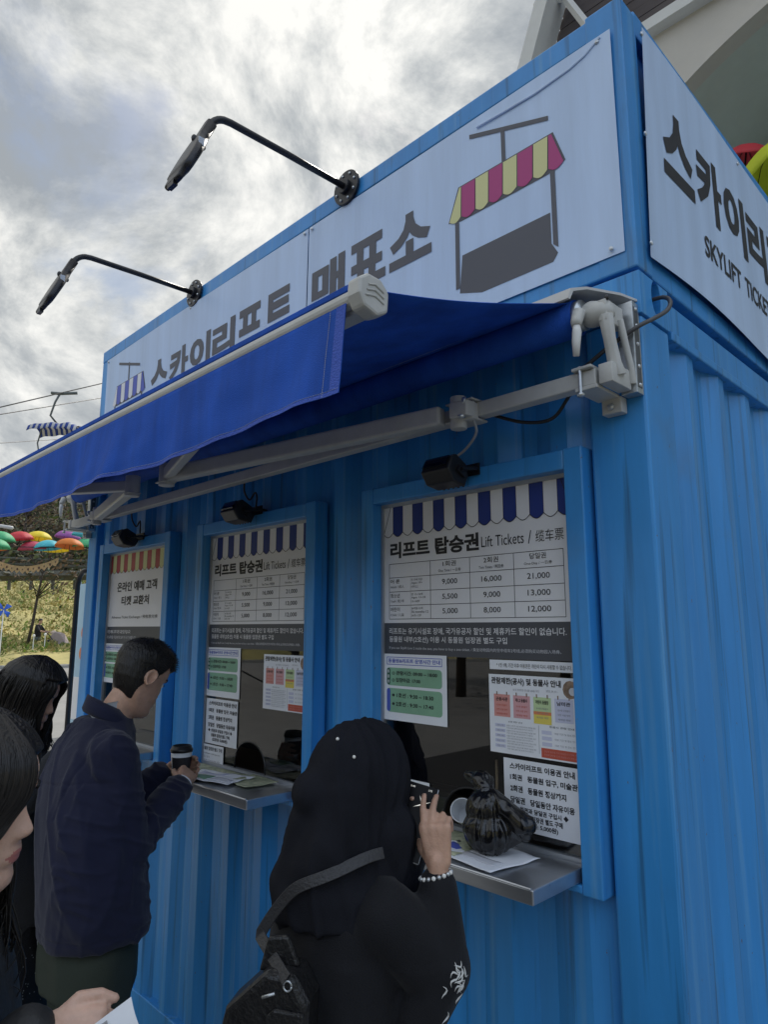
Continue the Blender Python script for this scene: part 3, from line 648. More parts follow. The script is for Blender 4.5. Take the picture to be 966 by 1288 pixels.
# ------------------------------------------------------------------ banners on the sign box
PF = lambda u, v, l: (u, -.006 - .0009 * l + .004 * math.sin(u * 2.1 + v * 3), v)
BOLD = .042
def lift_icon(f, x, cols, flip=1):
    """lift chair with a striped scalloped roof; x = left roof corner at the scallops"""
    T = lambda u, v: (x + u, v)
    f.poly([T(.094, 3.271), T(.394, 3.166), T(.394, 3.181), T(.094, 3.287)] if flip > 0 else [T(.06, 3.252), T(.36, 3.164), T(.36, 3.180), T(.06, 3.268)], GREYINK, 2)
    cx_ = x + (.228 if flip > 0 else .21); f.rect(cx_ - .0075, 3.10, cx_ + .0075, 3.228, GREYINK, 2)
    top = [.045, .055, .114, .168, .224, .279, .337, .390, .403]; bot = [.0, .052, .111, .165, .220, .275, .332, .385, .440]
    f.poly([T(.045 - .004, 3.119), T(.403 + .004, 3.119), T(.444, 3.008), T(.385, 2.99), T(.05, 2.99), T(-.004, 3.004)], GREYINK, 1)
    for k in range(8):
        a0, a1 = top[k], top[k + 1]; b0, b1 = bot[k], bot[k + 1]
        arc = [((b0 + .002) + (b1 - b0 - .004) * i / 8, 3.006 - .013 * math.sin(math.pi * i / 8)) for i in range(9)]
        f.poly([T(a0 + .002, 3.114), T(a1 - .001, 3.114)] + [T(u, v) for u, v in reversed(arc)], cols[k % 2], 3)
    f.rect(x + .025, 2.752, x + .042, 2.992, GREYINK, 2); f.poly([T(.391, 2.995), T(.407, 2.995), T(.407, 2.745), T(.391, 2.76)], GREYINK, 2)
    f.poly([T(.053, 2.865), T(.385, 2.865), T(.385, 2.765), T(.405, 2.728), T(.388, 2.706), T(.13, 2.706), T(.04, 2.735)], GREYINK, 1)
f = Flat(PF); f.sheet(-1.404, 2.650, -.030, 3.335, VINYL)
for i, ch in enumerate('매표소'): f.text(ch, -1.374 + .2265 * i, 2.935, -1.374 + .2265 * i + .206, 3.132, GREYINK, BOLD)
lift_icon(f, -.634, (YELP, PINKP))
for u, v in ((-.07, 3.318), (-.065, 2.668), (-1.38, 3.318), (-1.38, 2.668)): f.g.ell((u, -.009, v), (.007, .005, .007), GALV, n=8, k=6)
pts = [(-.06, 3.327), (-.11, 3.300), (-.16, 3.288), (-.28, 3.281), (-.40, 3.287), (-.506, 3.294)]
f.g.tube([(u, -.0085, v) for u, v in pts], .0035, VINYL, 6, flat=(1, 1))
b1 = f.g.build('front_banner', fix=False); tag(b1, 'pale blue banner panel with magenta and yellow roofed lift icon', 'banner')
f = Flat(PF); f.sheet(-3.462, 2.650, -1.410, 3.335, VINYL)
for i, ch in enumerate('스카이리프트'): f.text(ch, -2.826 + .2235 * i, 2.935, -2.826 + .2235 * i + .204, 3.128, GREYINK, BOLD)
lift_icon(f, -3.335, (WHITE, BLUEP), -1)
for u, v in ((-3.44, 3.318), (-1.43, 3.318), (-3.44, 2.668), (-1.43, 2.668), (-2.4, 3.318)): f.g.ell((u, -.009, v), (.007, .005, .007), GALV, n=8, k=6)
b2 = f.g.build('front_banner', fix=False); tag(b2, 'pale blue banner panel with blue and white roofed lift icon, left of the seam', 'banner')
PS = lambda u, v, l: (.014 + .0009 * l + .005 * math.sin(u * 3.1 + v * 2), u + (.035 * (v - 2.65) / .73 if u < .15 else 0), v)
f = Flat(PS); f.sheet(.066, 2.652, 2.395, 3.385, VINYL, 40, 12, lambda a: .018 * math.sin(a * 9.0 + .2) - .012)
for i, ch in enumerate('스카이리프트 매표소'):
    if ch != ' ': x_ = .193 + .2475 * i if i < 7 else 1.712 + .220 * (i - 7); f.text(ch, x_, 2.962, x_ + (.222 if i < 7 else .200), 3.200, INK, BOLD)
f.text('SKYLIFT', .468, 2.811, .800, 2.884, INK, .018); f.text('TICKET', .842, 2.811, 1.135, 2.884, INK, .018); f.text('OFFICE', 1.18, 2.811, 1.47, 2.884, INK, .018)
for u, v in ((.10, 3.36), (.062, 2.68), (.9, 3.36), (.075, 3.02)): f.g.ell((.016, u, v), (.005, .007, .007), GALV, n=8, k=6)
b3 = f.g.build('side_banner', fix=False); tag(b3, 'pale blue side banner lettered in black on the short end of the sign box', 'banner')

# ------------------------------------------------------------------ posters and notices on the windows
def window_print(dy=0.0): return lambda u, v, l: (u, .0145 - .0005 * l - dy, v)
def stripes(f, x0, x1, z0, zt, zs, n, cols, first):
    """scalloped awning strip; the end stripes are cut by a slanting line"""
    ws = (x1 - x0) / n
    for k in range(n):
        a, b = x0 + ws * k, x0 + ws * (k + 1)
        arc = [(a + ws * i / 8, zs - .014 * math.sin(math.pi * i / 8)) for i in range(9)]
        f.poly([(a, zt), (b, zt)] + list(reversed(arc)), cols[(k + first) % 2], 2)
        for i in range(8): f.line(arc[i], arc[i + 1], .0022, INK, 3)
        f.line((b, zt), (b, zs), .0016, INK, 3)
    f.line((x0 + ws * .8, zt), (x0 + .003, zs), .0022, INK, 3); f.line((x1 - ws * .8, zt), (x1 - .003, zs), .0022, INK, 3)
def price_sign(d, label, group):
    f = Flat(window_print()); X = lambda u: u + d
    f.rect(X(-.976), 1.668, X(-.222), 2.076, WHITE); f.rect(X(-.976), 1.563, X(-.222), 1.668, CHAR)
    f.rect(X(-.976), 2.072, X(-.222), 2.0765, INK, 2)
    stripes(f, X(-.968), X(-.230), 1.96, 2.071, 1.974, 16, (NAVYP, WHITE), 1)
    f.text('리프트 탑승권', X(-.936), 1.885, X(-.554), 1.941, INK, .04)
    f.text('Lift Tickets', X(-.545), 1.893, X(-.392), 1.926, INK, .0); f.text('/', X(-.378), 1.890, X(-.366), 1.928, INK); f.text('缆车票', X(-.352), 1.892, X(-.262), 1.926, INK)
    xs = [-.941, -.754, -.592, -.430, -.266]; zs = [1.867, 1.820, 1.772, 1.726, 1.681]
    for z in zs: f.line((X(xs[0]), z), (X(xs[-1]), z), .0018, INK)
    for k, x in enumerate(xs): f.line((X(x), zs[0]), (X(x), zs[-1]), .0018, INK)
    f.line((X(-.842), zs[1]), (X(-.842), zs[-1]), .0008, TINY)
    for k, (a, b) in enumerate((('1회권', 'One Time / 一日券'), ('2회권', 'Two Times / 两回券'), ('당일권', 'One-Day / 一日券'))):
        c = (xs[k + 1] + xs[k + 2]) / 2; f.text(a, X(c - .027), 1.845, X(c + .027), 1.862, INK, .008); f.text(b, X(c - .046), 1.827, X(c + .046), 1.838, INK)
    for k, row in enumerate((('9,000', '16,000', '21,000'), ('5,500', '9,000', '13,000'), ('5,000', '8,000', '12,000'))):
        zc_ = (zs[k + 1] + zs[k + 2]) / 2
        for j, s in enumerate(row):
            c = (xs[j + 1] + xs[j + 2]) / 2; hw = .0062 * len(s); f.text(s, X(c - hw), zc_ - .0095, X(c + hw), zc_ + .0095, INK, .006)
    for k, (a, b, e) in enumerate((('어 른', 'Adult / 成人', ('만 19세 이상', 'Ages 19+', '19岁以上')), ('청소년', 'Youth / 青少年', ('만 13-18세', 'Ages 13-18', '13-18岁')), ('어린이', 'Child / 儿童', ('36개월-12세', '36 months-12', '36月-12岁')))):
        zt = zs[k + 1]; f.text(a, X(-.935), zt - .020, X(-.892), zt - .006, INK, .008); f.text(b, X(-.935), zt - .036, X(-.872), zt - .026, INK)
        for q, s in enumerate(e): f.text(s, X(-.838), zt - .0145 - .0115 * q, X(-.838 + .0062 * len(s)), zt - .0065 - .0115 * q, INK)
    f.text('리프트는 유기시설로 장애, 국가유공자 할인 및 제휴카드 할인이 없습니다.', X(-.941), 1.630, X(-.266), 1.652, WHITE, .008)
    f.text('동물원 내부(2호선) 이용 시 동물원 입장권 별도 구입', X(-.941), 1.602, X(-.461), 1.624, WHITE, .008)
    f.text('If you use Skylift Line 2 inside the zoo, you have to buy a zoo ticket. / 乘坐动物园内的空中缆车2号线,必须购买动物园入场券。', X(-.941), 1.580, X(-.285), 1.592, PALEGREY)
    tag(f.g.build('price_sign', fix=False), label, 'sign', group)
price_sign(0, 'lift ticket price sign under blue striped scallops in the window nearest the container corner', 'lift ticket price signs')
price_sign(-1.146, 'lift ticket price sign under blue striped scallops in the middle window', 'lift ticket price signs')
f = Flat(window_print()); f.rect(-3.262, 1.660, -2.49, 2.076, WHITE); f.rect(-3.262, 1.553, -2.49, 1.660, CHAR)
stripes(f, -3.258, -2.492, 1.96, 2.072, 1.974, 16, (YELP, REDP), 1)
f.text('온라인 예매 고객', -3.135, 1.853, -2.652, 1.908, INK, .03); f.text('티켓 교환처', -3.07, 1.777, -2.735, 1.828, INK, .03)
f.text('Advance Ticket Exchange / 预售票兑换', -3.186, 1.700, -2.628, 1.722, INK)
f.text('온라인 예매 고객 티켓 교환 창구입니다.', -3.25, 1.622, -2.93, 1.642, WHITE, .01); f.text('예매 내역을 직원에게 보여 주시기 바랍니다.', -3.25, 1.592, -2.86, 1.610, PALEGREY)
tag(f.g.build('exchange_sign', fix=False), 'online ticket exchange sign under red and yellow scallops', 'sign')
def hours_paper(d, label, w=.276, z0=1.352):
    f = Flat(window_print(.001)); x0 = -.966 + d; x1 = x0 + w; H = 1.566 - z0; Z = lambda q: z0 + H * q; X = lambda q: x0 + w * q
    f.rect(x0, z0, x1, 1.566, PAPER)
    f.outline(X(.05), Z(.84), X(.93), Z(.95), .002, BLUEP); f.text('동물원&리프트 운영시간 안내', X(.075), Z(.865), X(.905), Z(.93), BLUEP, .02)
    for a, b, cm in ((.52, .79, GREENP), (.12, .48, GREENP)):
        f.rround(X(.05), Z(a), X(.93), Z(b), .012, cm, 1)
    f.rround(X(.05), Z(.53), X(.11), Z(.785), .008, mat('deep_green_print', (.05, .14, .09), .6), 2); f.rround(X(.05), Z(.13), X(.11), Z(.475), .008, BLUEP, 2)
    for q, ch in enumerate('동물원'): f.text(ch, X(.062), Z(.71 - .075 * q), X(.098), Z(.755 - .075 * q), WHITE, .01, 3)
    f.text('⊙ 관람시간: 09:00 ~ 18:00', X(.14), Z(.68), X(.86), Z(.745), INK, .02, 3); f.text('⊙ 입장마감: 17:00', X(.14), Z(.575), X(.60), Z(.64), INK, .02, 3)
    f.text('※ 1호선 : 9:30 ~ 18:30', X(.14), Z(.345), X(.80), Z(.415), INK, .02, 3); f.text('※ 2호선 : 9:30 ~ 17:40', X(.14), Z(.215), X(.80), Z(.285), INK, .02, 3)
    tag(f.g.build('hours_notice', fix=False), label, 'notice', 'opening hours notices')
hours_paper(0, 'opening hours notice with green boxes in the window nearest the container corner')
hours_paper(-1.154, 'opening hours notice with green boxes in the middle window')
hours_paper(-2.285, 'opening hours notice with green boxes behind the man, in the far window')
f = Flat(window_print(.001)); f.rect(-.525, 1.533, -.240, 1.560, PAPER); f.text('* 1인 1매, 기간 이후 이용권은 개인이 다시 사용할 수 없습니다.', -.50, 1.539, -.255, 1.552, INK, .004)
tag(f.g.build('strip_notice', fix=False), 'narrow one line paper strip above the coloured zoo notice', 'notice')
def zoo_notice(d, label, z0=1.302, z1=1.519):
    f = Flat(window_print(.0015)); x0 = -.529 + d; x1 = x0 + .31; w_ = x1 - x0; H = z1 - z0; X = lambda q: x0 + w_ * q; Z = lambda q: z0 + H * q
    f.rect(x0, z0, x1, z1, PAPER); f.text('관람제한(공사) 및 동물사 안내', X(.03), Z(.865), X(.77), Z(.965), INK, .03)
    f.text('실내 관람장은 안내문 QR을 확인', X(.27), Z(.80), X(.55), Z(.83), TINY); f.text('2025. 04. 01~', X(.62), Z(.815), X(.74), Z(.84), TINY)
    f.poly([(X(.86 + .075 * math.cos(R(a))), Z(.86 + .11 * math.sin(R(a)))) for a in range(0, 360, 30)], BROWNP, 1); f.poly([(X(.88 + .035 * math.cos(R(a))), Z(.84 + .05 * math.sin(R(a)))) for a in range(0, 360, 40)], PALEGREY, 2)
    for k, (c1, c2, s) in enumerate(((SALMON, SALMON, '곤충사관'), (ROSE, ROSE, '제1,2 동물사'), (LIME, YELLOW, '어린이 동물원'), (LILAC, LILAC, '남미관'))):
        a = .055 + .215 * k; f.rect(X(a), Z(.46), X(a + .18), Z(.745), c1, 1); f.text(s, X(a + .025), Z(.66), X(a + .155), Z(.71), INK, .02, 3)
        if k == 2: f.rect(X(a), Z(.42), X(a + .18), Z(.53), c2, 2); f.rect(X(a), Z(.53), X(a + .18), Z(.57), ORANGE, 2)
        for q in range(3): f.text(('공사중 관람불가', '내부 시설 정비', '재개장 예정')[q], X(a + .03), Z(.595 - .055 * q), X(a + .15), Z(.62 - .055 * q), TOMATO if k < 2 else TINY, .0, 3)
        for b in (.03, .14): f.rect(X(a + b), Z(.735), X(a + b + .012), Z(.78), BROWNP, 2)
    for k in range(5):
        f.rect(X(.06), Z(.33 - .065 * k), X(.175), Z(.37 - .065 * k), LILAC, 1); f.text('관람 구역', X(.08), Z(.338 - .065 * k), X(.155), Z(.36 - .065 * k), TINY)
        for q in range(2): f.text(('동물의 안전과 시설 보수를 위하여 관람을 제한', '자세한 내용은 홈페이지를 참고해 주시기 바랍니다')[q], X(.19), Z(.345 - .065 * k - .03 * q), X(.50 - .03 * q), Z(.365 - .065 * k - .03 * q), TINY)
    f.text('운영 제한 안내', X(.21), Z(.395), X(.36), Z(.415), INK)
    f.line((X(.53), Z(.06)), (X(.53), Z(.40)), .0012, TINY)
    for k in range(3): f.rect(X(.56), Z(.30 - .07 * k), X(.66), Z(.345 - .07 * k), LILAC, 1); f.text('대상 기간 및 장소 안내', X(.69), Z(.31 - .07 * k), X(.90), Z(.335 - .07 * k), TINY)
    f.text('동물사 관람 안내', X(.64), Z(.385), X(.88), Z(.41), INK)
    f.rect(X(.55), Z(.02), X(.99), Z(.135), TOMATO, 1)
    for q in range(2): f.text('관람에 불편을 드려 죄송합니다 양해 바랍니다', X(.58), Z(.085 - .04 * q), X(.95), Z(.11 - .04 * q), SALMON, .0, 3)
    tag(f.g.build('zoo_notice', fix=False), label, 'notice', 'coloured zoo notices')
zoo_notice(0, 'coloured zoo closure notice with four cards in the window nearest the container corner')
zoo_notice(-1.140, 'coloured zoo closure notice with four cards in the middle window', 1.331, 1.546)
def usage_paper(x0, z0, x1, z1, label):
    f = Flat(window_print(.0022)); X = lambda q: x0 + (x1 - x0) * q; Z = lambda q: z0 + (z1 - z0) * q
    f.rect(x0, z0, x1, z1, PAPER)
    for s, a, b, c, d in (('스카이리프트 이용권 안내', .09, .85, .96, .945), ('1회권   동물원 입구, 미술관', .09, .69, .99, .785), ('2회권   동물원 정상까지', .09, .53, .84, .625), ('당일권   당일동안 자유이용', .09, .37, .94, .465),
                          ('◆ 1회권과 당일권 구입시 ◆', .10, .255, .86, .335), ('동물원 입장권 별도 구매', .20, .155, .78, .235), ('(입장권: 5,000원)', .24, .055, .72, .14)):
        f.text(s, X(a), Z(b), X(c), Z(d), INK, .03)
    tag(f.g.build('usage_notice', fix=False), label, 'notice', 'lift ticket usage notices')
usage_paper(-.484, 1.106, -.2505, 1.291, 'white ticket usage notice beside the black plastic bag')
usage_paper(-2.105, 1.150, -1.850, 1.342, 'white ticket usage notice in the middle window under the green hours notice')
def small_paper(x0, z0, x1, z1, label):
    f = Flat(window_print(.0030)); X = lambda q: x0 + (x1 - x0) * q; Z = lambda q: z0 + (z1 - z0) * q; f.rect(x0, z0, x1, z1, PAPER)
    f.text('동물원 입장권 별도 구매', X(.06), Z(.68), X(.94), Z(.88), INK, .02)
    for k, s in enumerate(('Zoo admission is sold separately', '매표소 문의', 'please ask at the zoo ticket office')): f.text(s, X(.06), Z(.45 - .18 * k), X(.86 if k != 1 else .4), Z(.57 - .18 * k), TINY)
    tag(f.g.build('small_notice', fix=False), label, 'notice', 'small white notices above the counter')
small_paper(-.885, 1.094, -.765, 1.178, 'small white notice behind the mobile phone')
small_paper(-2.131, 1.066, -1.948, 1.145, 'small white notice just above the middle counter, beside the paper cup')
# ------------------------------------------------------------------ awning
aw = thing('awning', 'royal blue folding arm awning over the ticket windows', 'awning', (-1.78, -.1, 2.27))
AX0, AX1 = -3.42, -.225
BY, BZ = -.795, 2.300                                    # front bar
def canvas(u, v):
    x = AX0 + (-.105 - .135 * v - AX0) * u; y = -.125 + (BY + .01 + .125) * v; z = 2.480 + (BZ + .030 - 2.480) * v
    return (x if v > .0 else x, y, z - .012 * math.sin(math.pi * v) + .006 * math.sin(u * 9 + v * 2) * math.sin(math.pi * v))
g = G(); g.grid(canvas, 60, 14, AWN); o = g.build('canopy', aw, True, fix=False); o.modifiers.new('thick', 'SOLIDIFY').thickness = .002
rv = random.Random(5)
def valance(u, v):
    x = AX0 + (AX1 - .018 - AX0) * u; d = .195 + .003 * math.sin(x * 5.3) + .002 * math.sin(x * 11)
    k = v ** 1.2
    y = BY - .012 - .014 * v + k * (.011 * math.sin(x * 6.1 + .6) + .007 * math.sin(x * 11.7 + 1 + v) + .0045 * math.sin(x * 31 + 2 * v) + .008 * noise.noise(Vector((x * 9, v * 2.5, 3)))) * min(1, max(.25, (-.25 - x) / .12))
    return (x, y, BZ - .010 - d * v)
g = G(); g.grid(valance, 240, 16, AWN); o = g.build('valance', aw, True, fix=False); o.modifiers.new('thick', 'SOLIDIFY').thickness = .0018
g = G(); V = []; F = []
for (va, vb) in ((.955, 1.0), ):
    def hem(u, v, va=va, vb=vb):
        p = valance(u, va + (vb - va) * v); return (p[0], p[1] - .0022, p[2])
    g.grid(hem, 240, 1, HEM)
def hem2(u, v):
    p = valance(1 - .009 * (1 - u), v); return (p[0], p[1] - .0022, p[2])
g.grid(hem2, 1, 16, HEM)
for i in range(0, 480):                                                    # stitches
    p = valance(i / 480, .945); q = valance((i + .55) / 480, .945); g.tube([(p[0], p[1] - .002, p[2]), (q[0], q[1] - .002, q[2])], .0007, GREYCABLE, 4)
for i in range(0, 40):
    p = valance(.985, i / 40); q = valance(.985, (i + .55) / 40); g.tube([(p[0], p[1] - .002, p[2]), (q[0], q[1] - .002, q[2])], .0008, GREYCABLE, 4)
for xs_ in (-2.62, -1.83, -1.04):                                          # vertical seams of the valance
    us = (xs_ - AX0) / (AX1 - .018 - AX0)
    def seam(u, v, us=us):
        p = valance(us + .004 * u, v); return (p[0], p[1] - .0016, p[2])
    g.grid(seam, 1, 16, AWN)
g.build('hem', aw, fix=False)
fb = None
g = G(); g.tube([(AX0 - .03, BY, BZ), (AX1, BY, BZ)], .018, CREAMM, 16); g.bx(AX0 - .03, BY - .012, BZ + .016, AX1, BY + .028, BZ + .030, AWN); g.bx(AX0, BY + .006, BZ - .028, AX1 + .01, BY + .042, BZ + .014, CREAMM)
fb = g.build('front_bar', aw, bevel=.002)
for x in (AX1, AX0 - .06):
    g = G(); oc = [(BY - .036, BZ - .012), (BY - .020, BZ - .040), (BY + .022, BZ - .052), (BY + .056, BZ - .034), (BY + .060, BZ + .016), (BY + .034, BZ + .042), (BY - .008, BZ + .044), (BY - .034, BZ + .026)]
    g.prism([(BY + .01 + (u - BY - .01) * .86, BZ - .004 + (v - BZ + .004) * .86) for u, v in oc], lambda u, v, t, x=x: (x + t, u, v), 0, .038, CREAMM)
    e = g.build('end_cap', fb, bevel=.006); e.parent = fb; e.data.transform(Matrix.Translation(-Vector(aw['_loc']))) if False else None
    e.data.transform(Matrix.Translation(-Vector(aw['_loc'])))
    g = G(); mid = Vector((x + (.039 if x > -1 else -.001), BY + .012, BZ))
    for k in (-1, 0, 1): g.tube([mid + Vector((0, -.022 + .004 * k, .012 * k)), mid + Vector((0, .0, .012 * k + .005)), mid + Vector((0, .024, .012 * k - .004))], .0018, CREAMM, 5)
    g.build('emblem', None); eo = bpy.context.scene.collection.objects[-1]; eo.data.transform(Matrix.Translation(-Vector(aw['_loc']))); eo.parent = e
g = G(); g.tube([(AX0, -.135, 2.438), (-.105, -.135, 2.438)], .047, AWN, 24); g.tube([(-.105, -.135, 2.44), (-.088, -.135, 2.44)], .040, GALV, 20); g.build('roller', aw, True)
# hood over the roller
g = G(); sec = [(0.0, 2.500), (-.05, 2.508), (-.150, 2.504), (-.196, 2.490), (-.204, 2.462), (-.198, 2.460), (-.188, 2.484), (-.148, 2.497), (-.05, 2.501), (0.0, 2.494)]
g.prism(sec, lambda u, v, t: (t + .0 + (.06 + u * .75 if t > -1 else 0) * 0, u - .004, v), -3.5, -.055, GREYM)
hood = g.build('hood', aw)
for v in hood.data.vertices:
    wx = v.co.x + aw.location.x
    if wx > -1: v.co.x += .052 + (v.co.y + aw.location.y) * .42
for v in hood.data.vertices: pass
g = G(); g.bx(-3.50, -.142, 2.247, -.062, -.102, 2.290, CREAMM); g.build('torsion_bar', aw, bevel=.004)
def bracket(x, sgn):
    """galvanised wall plate with the cast parts that carry roller and bar"""
    b = G(); b.bx(x - .020, -.040, 2.238, x + .022, -.003, 2.484, GALV)
    for z in (2.26, 2.31, 2.37, 2.42, 2.465): b.ell((x + .022, -.022, z), (.005, .006, .006), GALV, n=8, k=6)
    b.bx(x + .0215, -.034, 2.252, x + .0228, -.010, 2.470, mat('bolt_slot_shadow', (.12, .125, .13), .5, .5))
    b.build('wall_plate', aw, bevel=.002)
    b = G(); b.cap((x - .042, -.128, 2.437), (x - .014, -.128, 2.432), .034, .030, CREAMM, 18)
    b.bx(x - .016, -.150, 2.402, x + .006, -.06, 2.458, CREAMM)
    for dz in (.0, .02, .04): b.ell((x + .006, -.12 - dz * .6, 2.42 + dz), (.006, .007, .007), BLACKP, n=8, k=6)
    b.tube([(x - .004, -.135, 2.42), (x - .002, -.125, 2.36), (x - .0, -.110, 2.30), (x, -.1, 2.27)], [.020, .016, .018, .024], CREAMM, 8)
    b.tube([(x + .008, -.085, 2.42), (x + .012, -.045, 2.30), (x + .01, -.04, 2.26)], [.010, .009, .012], CREAMM, 8)
    b.bx(x - .026, -.146, 2.243, x + .010, -.045, 2.294, CREAMM)
    b.build('gear_bracket', aw, True, bevel=.003)
    b = G(); b.tube([(x - .058, -.168, 2.435), (x - .060, -.180, 2.405), (x - .058, -.184, 2.392)], [.017, .015, .012], CREAMM, 12); b.tube([(x - .058, -.184, 2.394), (x - .059, -.182, 2.378), (x - .062, -.182, 2.352), (x - .066, -.178, 2.318)], [.009, .012, .011, .008], mat('white_plastic', (.72, .72, .70), .4), 10); b.build('crank_eye', aw, True)
    b = G(); b.bx(x - .095, -.156, 2.290, x - .040, -.098, 2.298, CREAMM); b.bx(x - .09, -.150, 2.236, x - .03, -.03, 2.246, CREAMM); b.tube([(x - .074, -.150, 2.23), (x - .074, -.150, 2.30)], .005, GALV, 8); b.ell((x - .074, -.15, 2.226), (.011, .011, .007), GALV, n=8, k=6)
    b.bx(x - .078, -.036, 2.198, x - .024, -.004, 2.240, CREAMM); b.ell((x - .052, -.038, 2.216), (.010, .007, .010), GALV, n=10, k=6); b.build('clamp', aw, bevel=.003)
bracket(-.026, 1); bracket(-3.50, -1)
def arm(xs, xe, xf, nm):
    """folding arm: shoulder on the bar, elbow out, forearm to the front bar"""
    S = Vector((xs, -.165, 2.262)); E = Vector((xe, -.44, 2.232)); Fp = Vector((xf, BY + .045, BZ - .012))
    def rect_bar(a, b, wd, ht, m, g):
        d = (b - a).normalized(); sd = d.cross(Vector((0, 0, 1))).normalized(); up = sd.cross(d)
        V = [p + sd * sx * wd / 2 + up * sz * ht / 2 for p in (a, b) for sx, sz in ((-1, -1), (1, -1), (1, 1), (-1, 1))]
        g.add(V, [(0, 1, 2, 3), (7, 6, 5, 4), (0, 4, 5, 1), (1, 5, 6, 2), (2, 6, 7, 3), (3, 7, 4, 0)], m)
    g = G(); rect_bar(S + (E - S) * .045, E, .046, .057, CREAMM, g); ua = g.build('upper_arm', aw, bevel=.008)
    g = G(); rect_bar(E + Vector((0, 0, .002)), Fp, .036, .046, GREYM, g); g.build('forearm', aw, bevel=.006)
    g = G(); sg = 1 if xe < xs else -1
    g.tube([S + Vector((-.005 * sg, .0, -.048)), S + Vector((-.005 * sg, 0, .048))], .024, CREAMM, 16); g.bx(S.x - .05, -.172, 2.236, S.x + .05, -.098, 2.243, CREAMM); g.bx(S.x - .05, -.172, 2.292, S.x + .05, -.098, 2.298, CREAMM); g.bx(S.x - .012, -.20, 2.240, S.x + .05, -.142, 2.285, CREAMM)
    g.ell(S + Vector((.04 * sg, -.03, .02)), (.009, .009, .012), GALV, n=8, k=6); g.ell(S + Vector((.03 * sg, -.03, -.024)), (.012, .014, .006), GALV, n=8, k=6); g.build('shoulder', aw, True, bevel=.003)
    g = G(); g.tube([E - Vector((0, 0, .042)), E + Vector((0, 0, .044))], .030, GREYM, 16); g.bx(E.x - .035, E.y - .03, 2.200, E.x + .03, E.y + .025, 2.206, CREAMM); g.build('elbow', aw, True, bevel=.002)
arm(-.475, -1.70, -.62, 'a'); arm(-3.05, -2.00, -2.9, 'b')

# cables
def cable(pts, r, m, label, group=None, n=40):
    P = [Vector(p) for p in pts]; out_ = []
    for i in range(len(P) - 1):
        p0, p1, p2, p3 = P[max(i - 1, 0)], P[i], P[i + 1], P[min(i + 2, len(P) - 1)]
        for k in range(8):
            t = k / 8; out_.append(.5 * ((2 * p1) + (p2 - p0) * t + (2 * p0 - 5 * p1 + 4 * p2 - p3) * t * t + (3 * p1 - p0 - 3 * p2 + p3) * t ** 3))
    out_.append(P[-1]); g = G(); g.tube(out_, r, m, 8); return one(g, 'cable', label, 'cable', group, True)
cable([(-.03, .095, 2.535), (.02, .097, 2.533), (.045, .085, 2.51), (.05, .05, 2.47), (.035, .0, 2.435), (.008, -.045, 2.405), (-.06, -.06, 2.37), (-.13, -.06, 2.335)], .006, mat('dark_grey_rubber', (.06, .06, .065), .45), 'dark cable looping out of the oval corner hole beside the awning bracket')
cable([(-.13, -.06, 2.335), (-.18, -.07, 2.26), (-.24, -.06, 2.215), (-.33, -.06, 2.225), (-.42, -.08, 2.262)], .005, RUBBER, 'black cable sagging below the awning bar near the container corner')
cable([(-.437, -.150, 2.30), (-.437, -.15, 2.24), (-.46, -.11, 2.21), (-.53, -.075, 2.18), (-.585, -.08, 2.155)], .004, GREYCABLE, 'thin pale cable down to the floodlight nearest the corner')
for k, (x, lb) in enumerate(((-1.70, 'tangled black cable above the middle floodlight'), (-2.78, 'tangled black cable above the far floodlight'))):
    cable([(x + .03, -.05, 2.15), (x + .05, -.06, 2.19), (x + .02, -.05, 2.215), (x - .02, -.05, 2.19), (x - .03, -.07, 2.225), (x - .0, -.09, 2.265)], .004, RUBBER, lb)
# floodlights above the windows
def flood(x, z, label):
    t = thing('floodlight', label, 'floodlight', (x, -.04, z), group='black floodlights above the windows')
    Mx = Matrix.Translation((x, -.112, z)) @ Matrix.Rotation(R(-28), 4, 'X') @ Matrix.Scale(.87, 4)
    g = G(); sec = [(-.035, .045), (.030, .045), (.055, .015), (.055, -.03), (-.005, -.052), (-.050, -.03), (-.052, .02)]
    g.prism(sec, lambda u, v, tt: tuple(Mx @ Vector((tt, u, v))), -.062, .062, BLACKP); g.build('housing', t, bevel=.006)
    g = G()
    for k in range(5): g.bx(-.05 + .022 * k, .05, -.02, -.044 + .022 * k, .068, .03, BLACKP, Mx)
    g.build('cooling_fins', t)
    g = G(); g.bx(-.052, -.058, -.024, .052, -.0515, .018, LAMPG, Mx @ Matrix.Rotation(R(-6), 4, 'X')); g.build('glass', t)
    g = G(); g.bx(-.072, -.012, -.012, -.0625, .03, .012, BLACKM, Mx); g.bx(.0625, -.012, -.012, .072, .03, .012, BLACKM, Mx); g.tube([(x - .068, -.115, z), (x - .068, -.05, z + .012), (x - .068, -.012, z + .012)], .006, BLACKM, 6); g.tube([(x + .068, -.115, z), (x + .068, -.05, z + .012), (x + .068, -.012, z + .012)], .006, BLACKM, 6); g.bx(x - .075, -.042, z - .006, x + .075, -.036, z + .03, BLACKM); g.build('bracket', t)
flood(-.580, 2.112, 'black floodlight over the window nearest the corner, with a thin pale cable'); flood(-1.715, 2.128, 'black floodlight over the middle ticket window'); flood(-2.80, 2.120, 'black floodlight over the far window with the red and yellow sign')
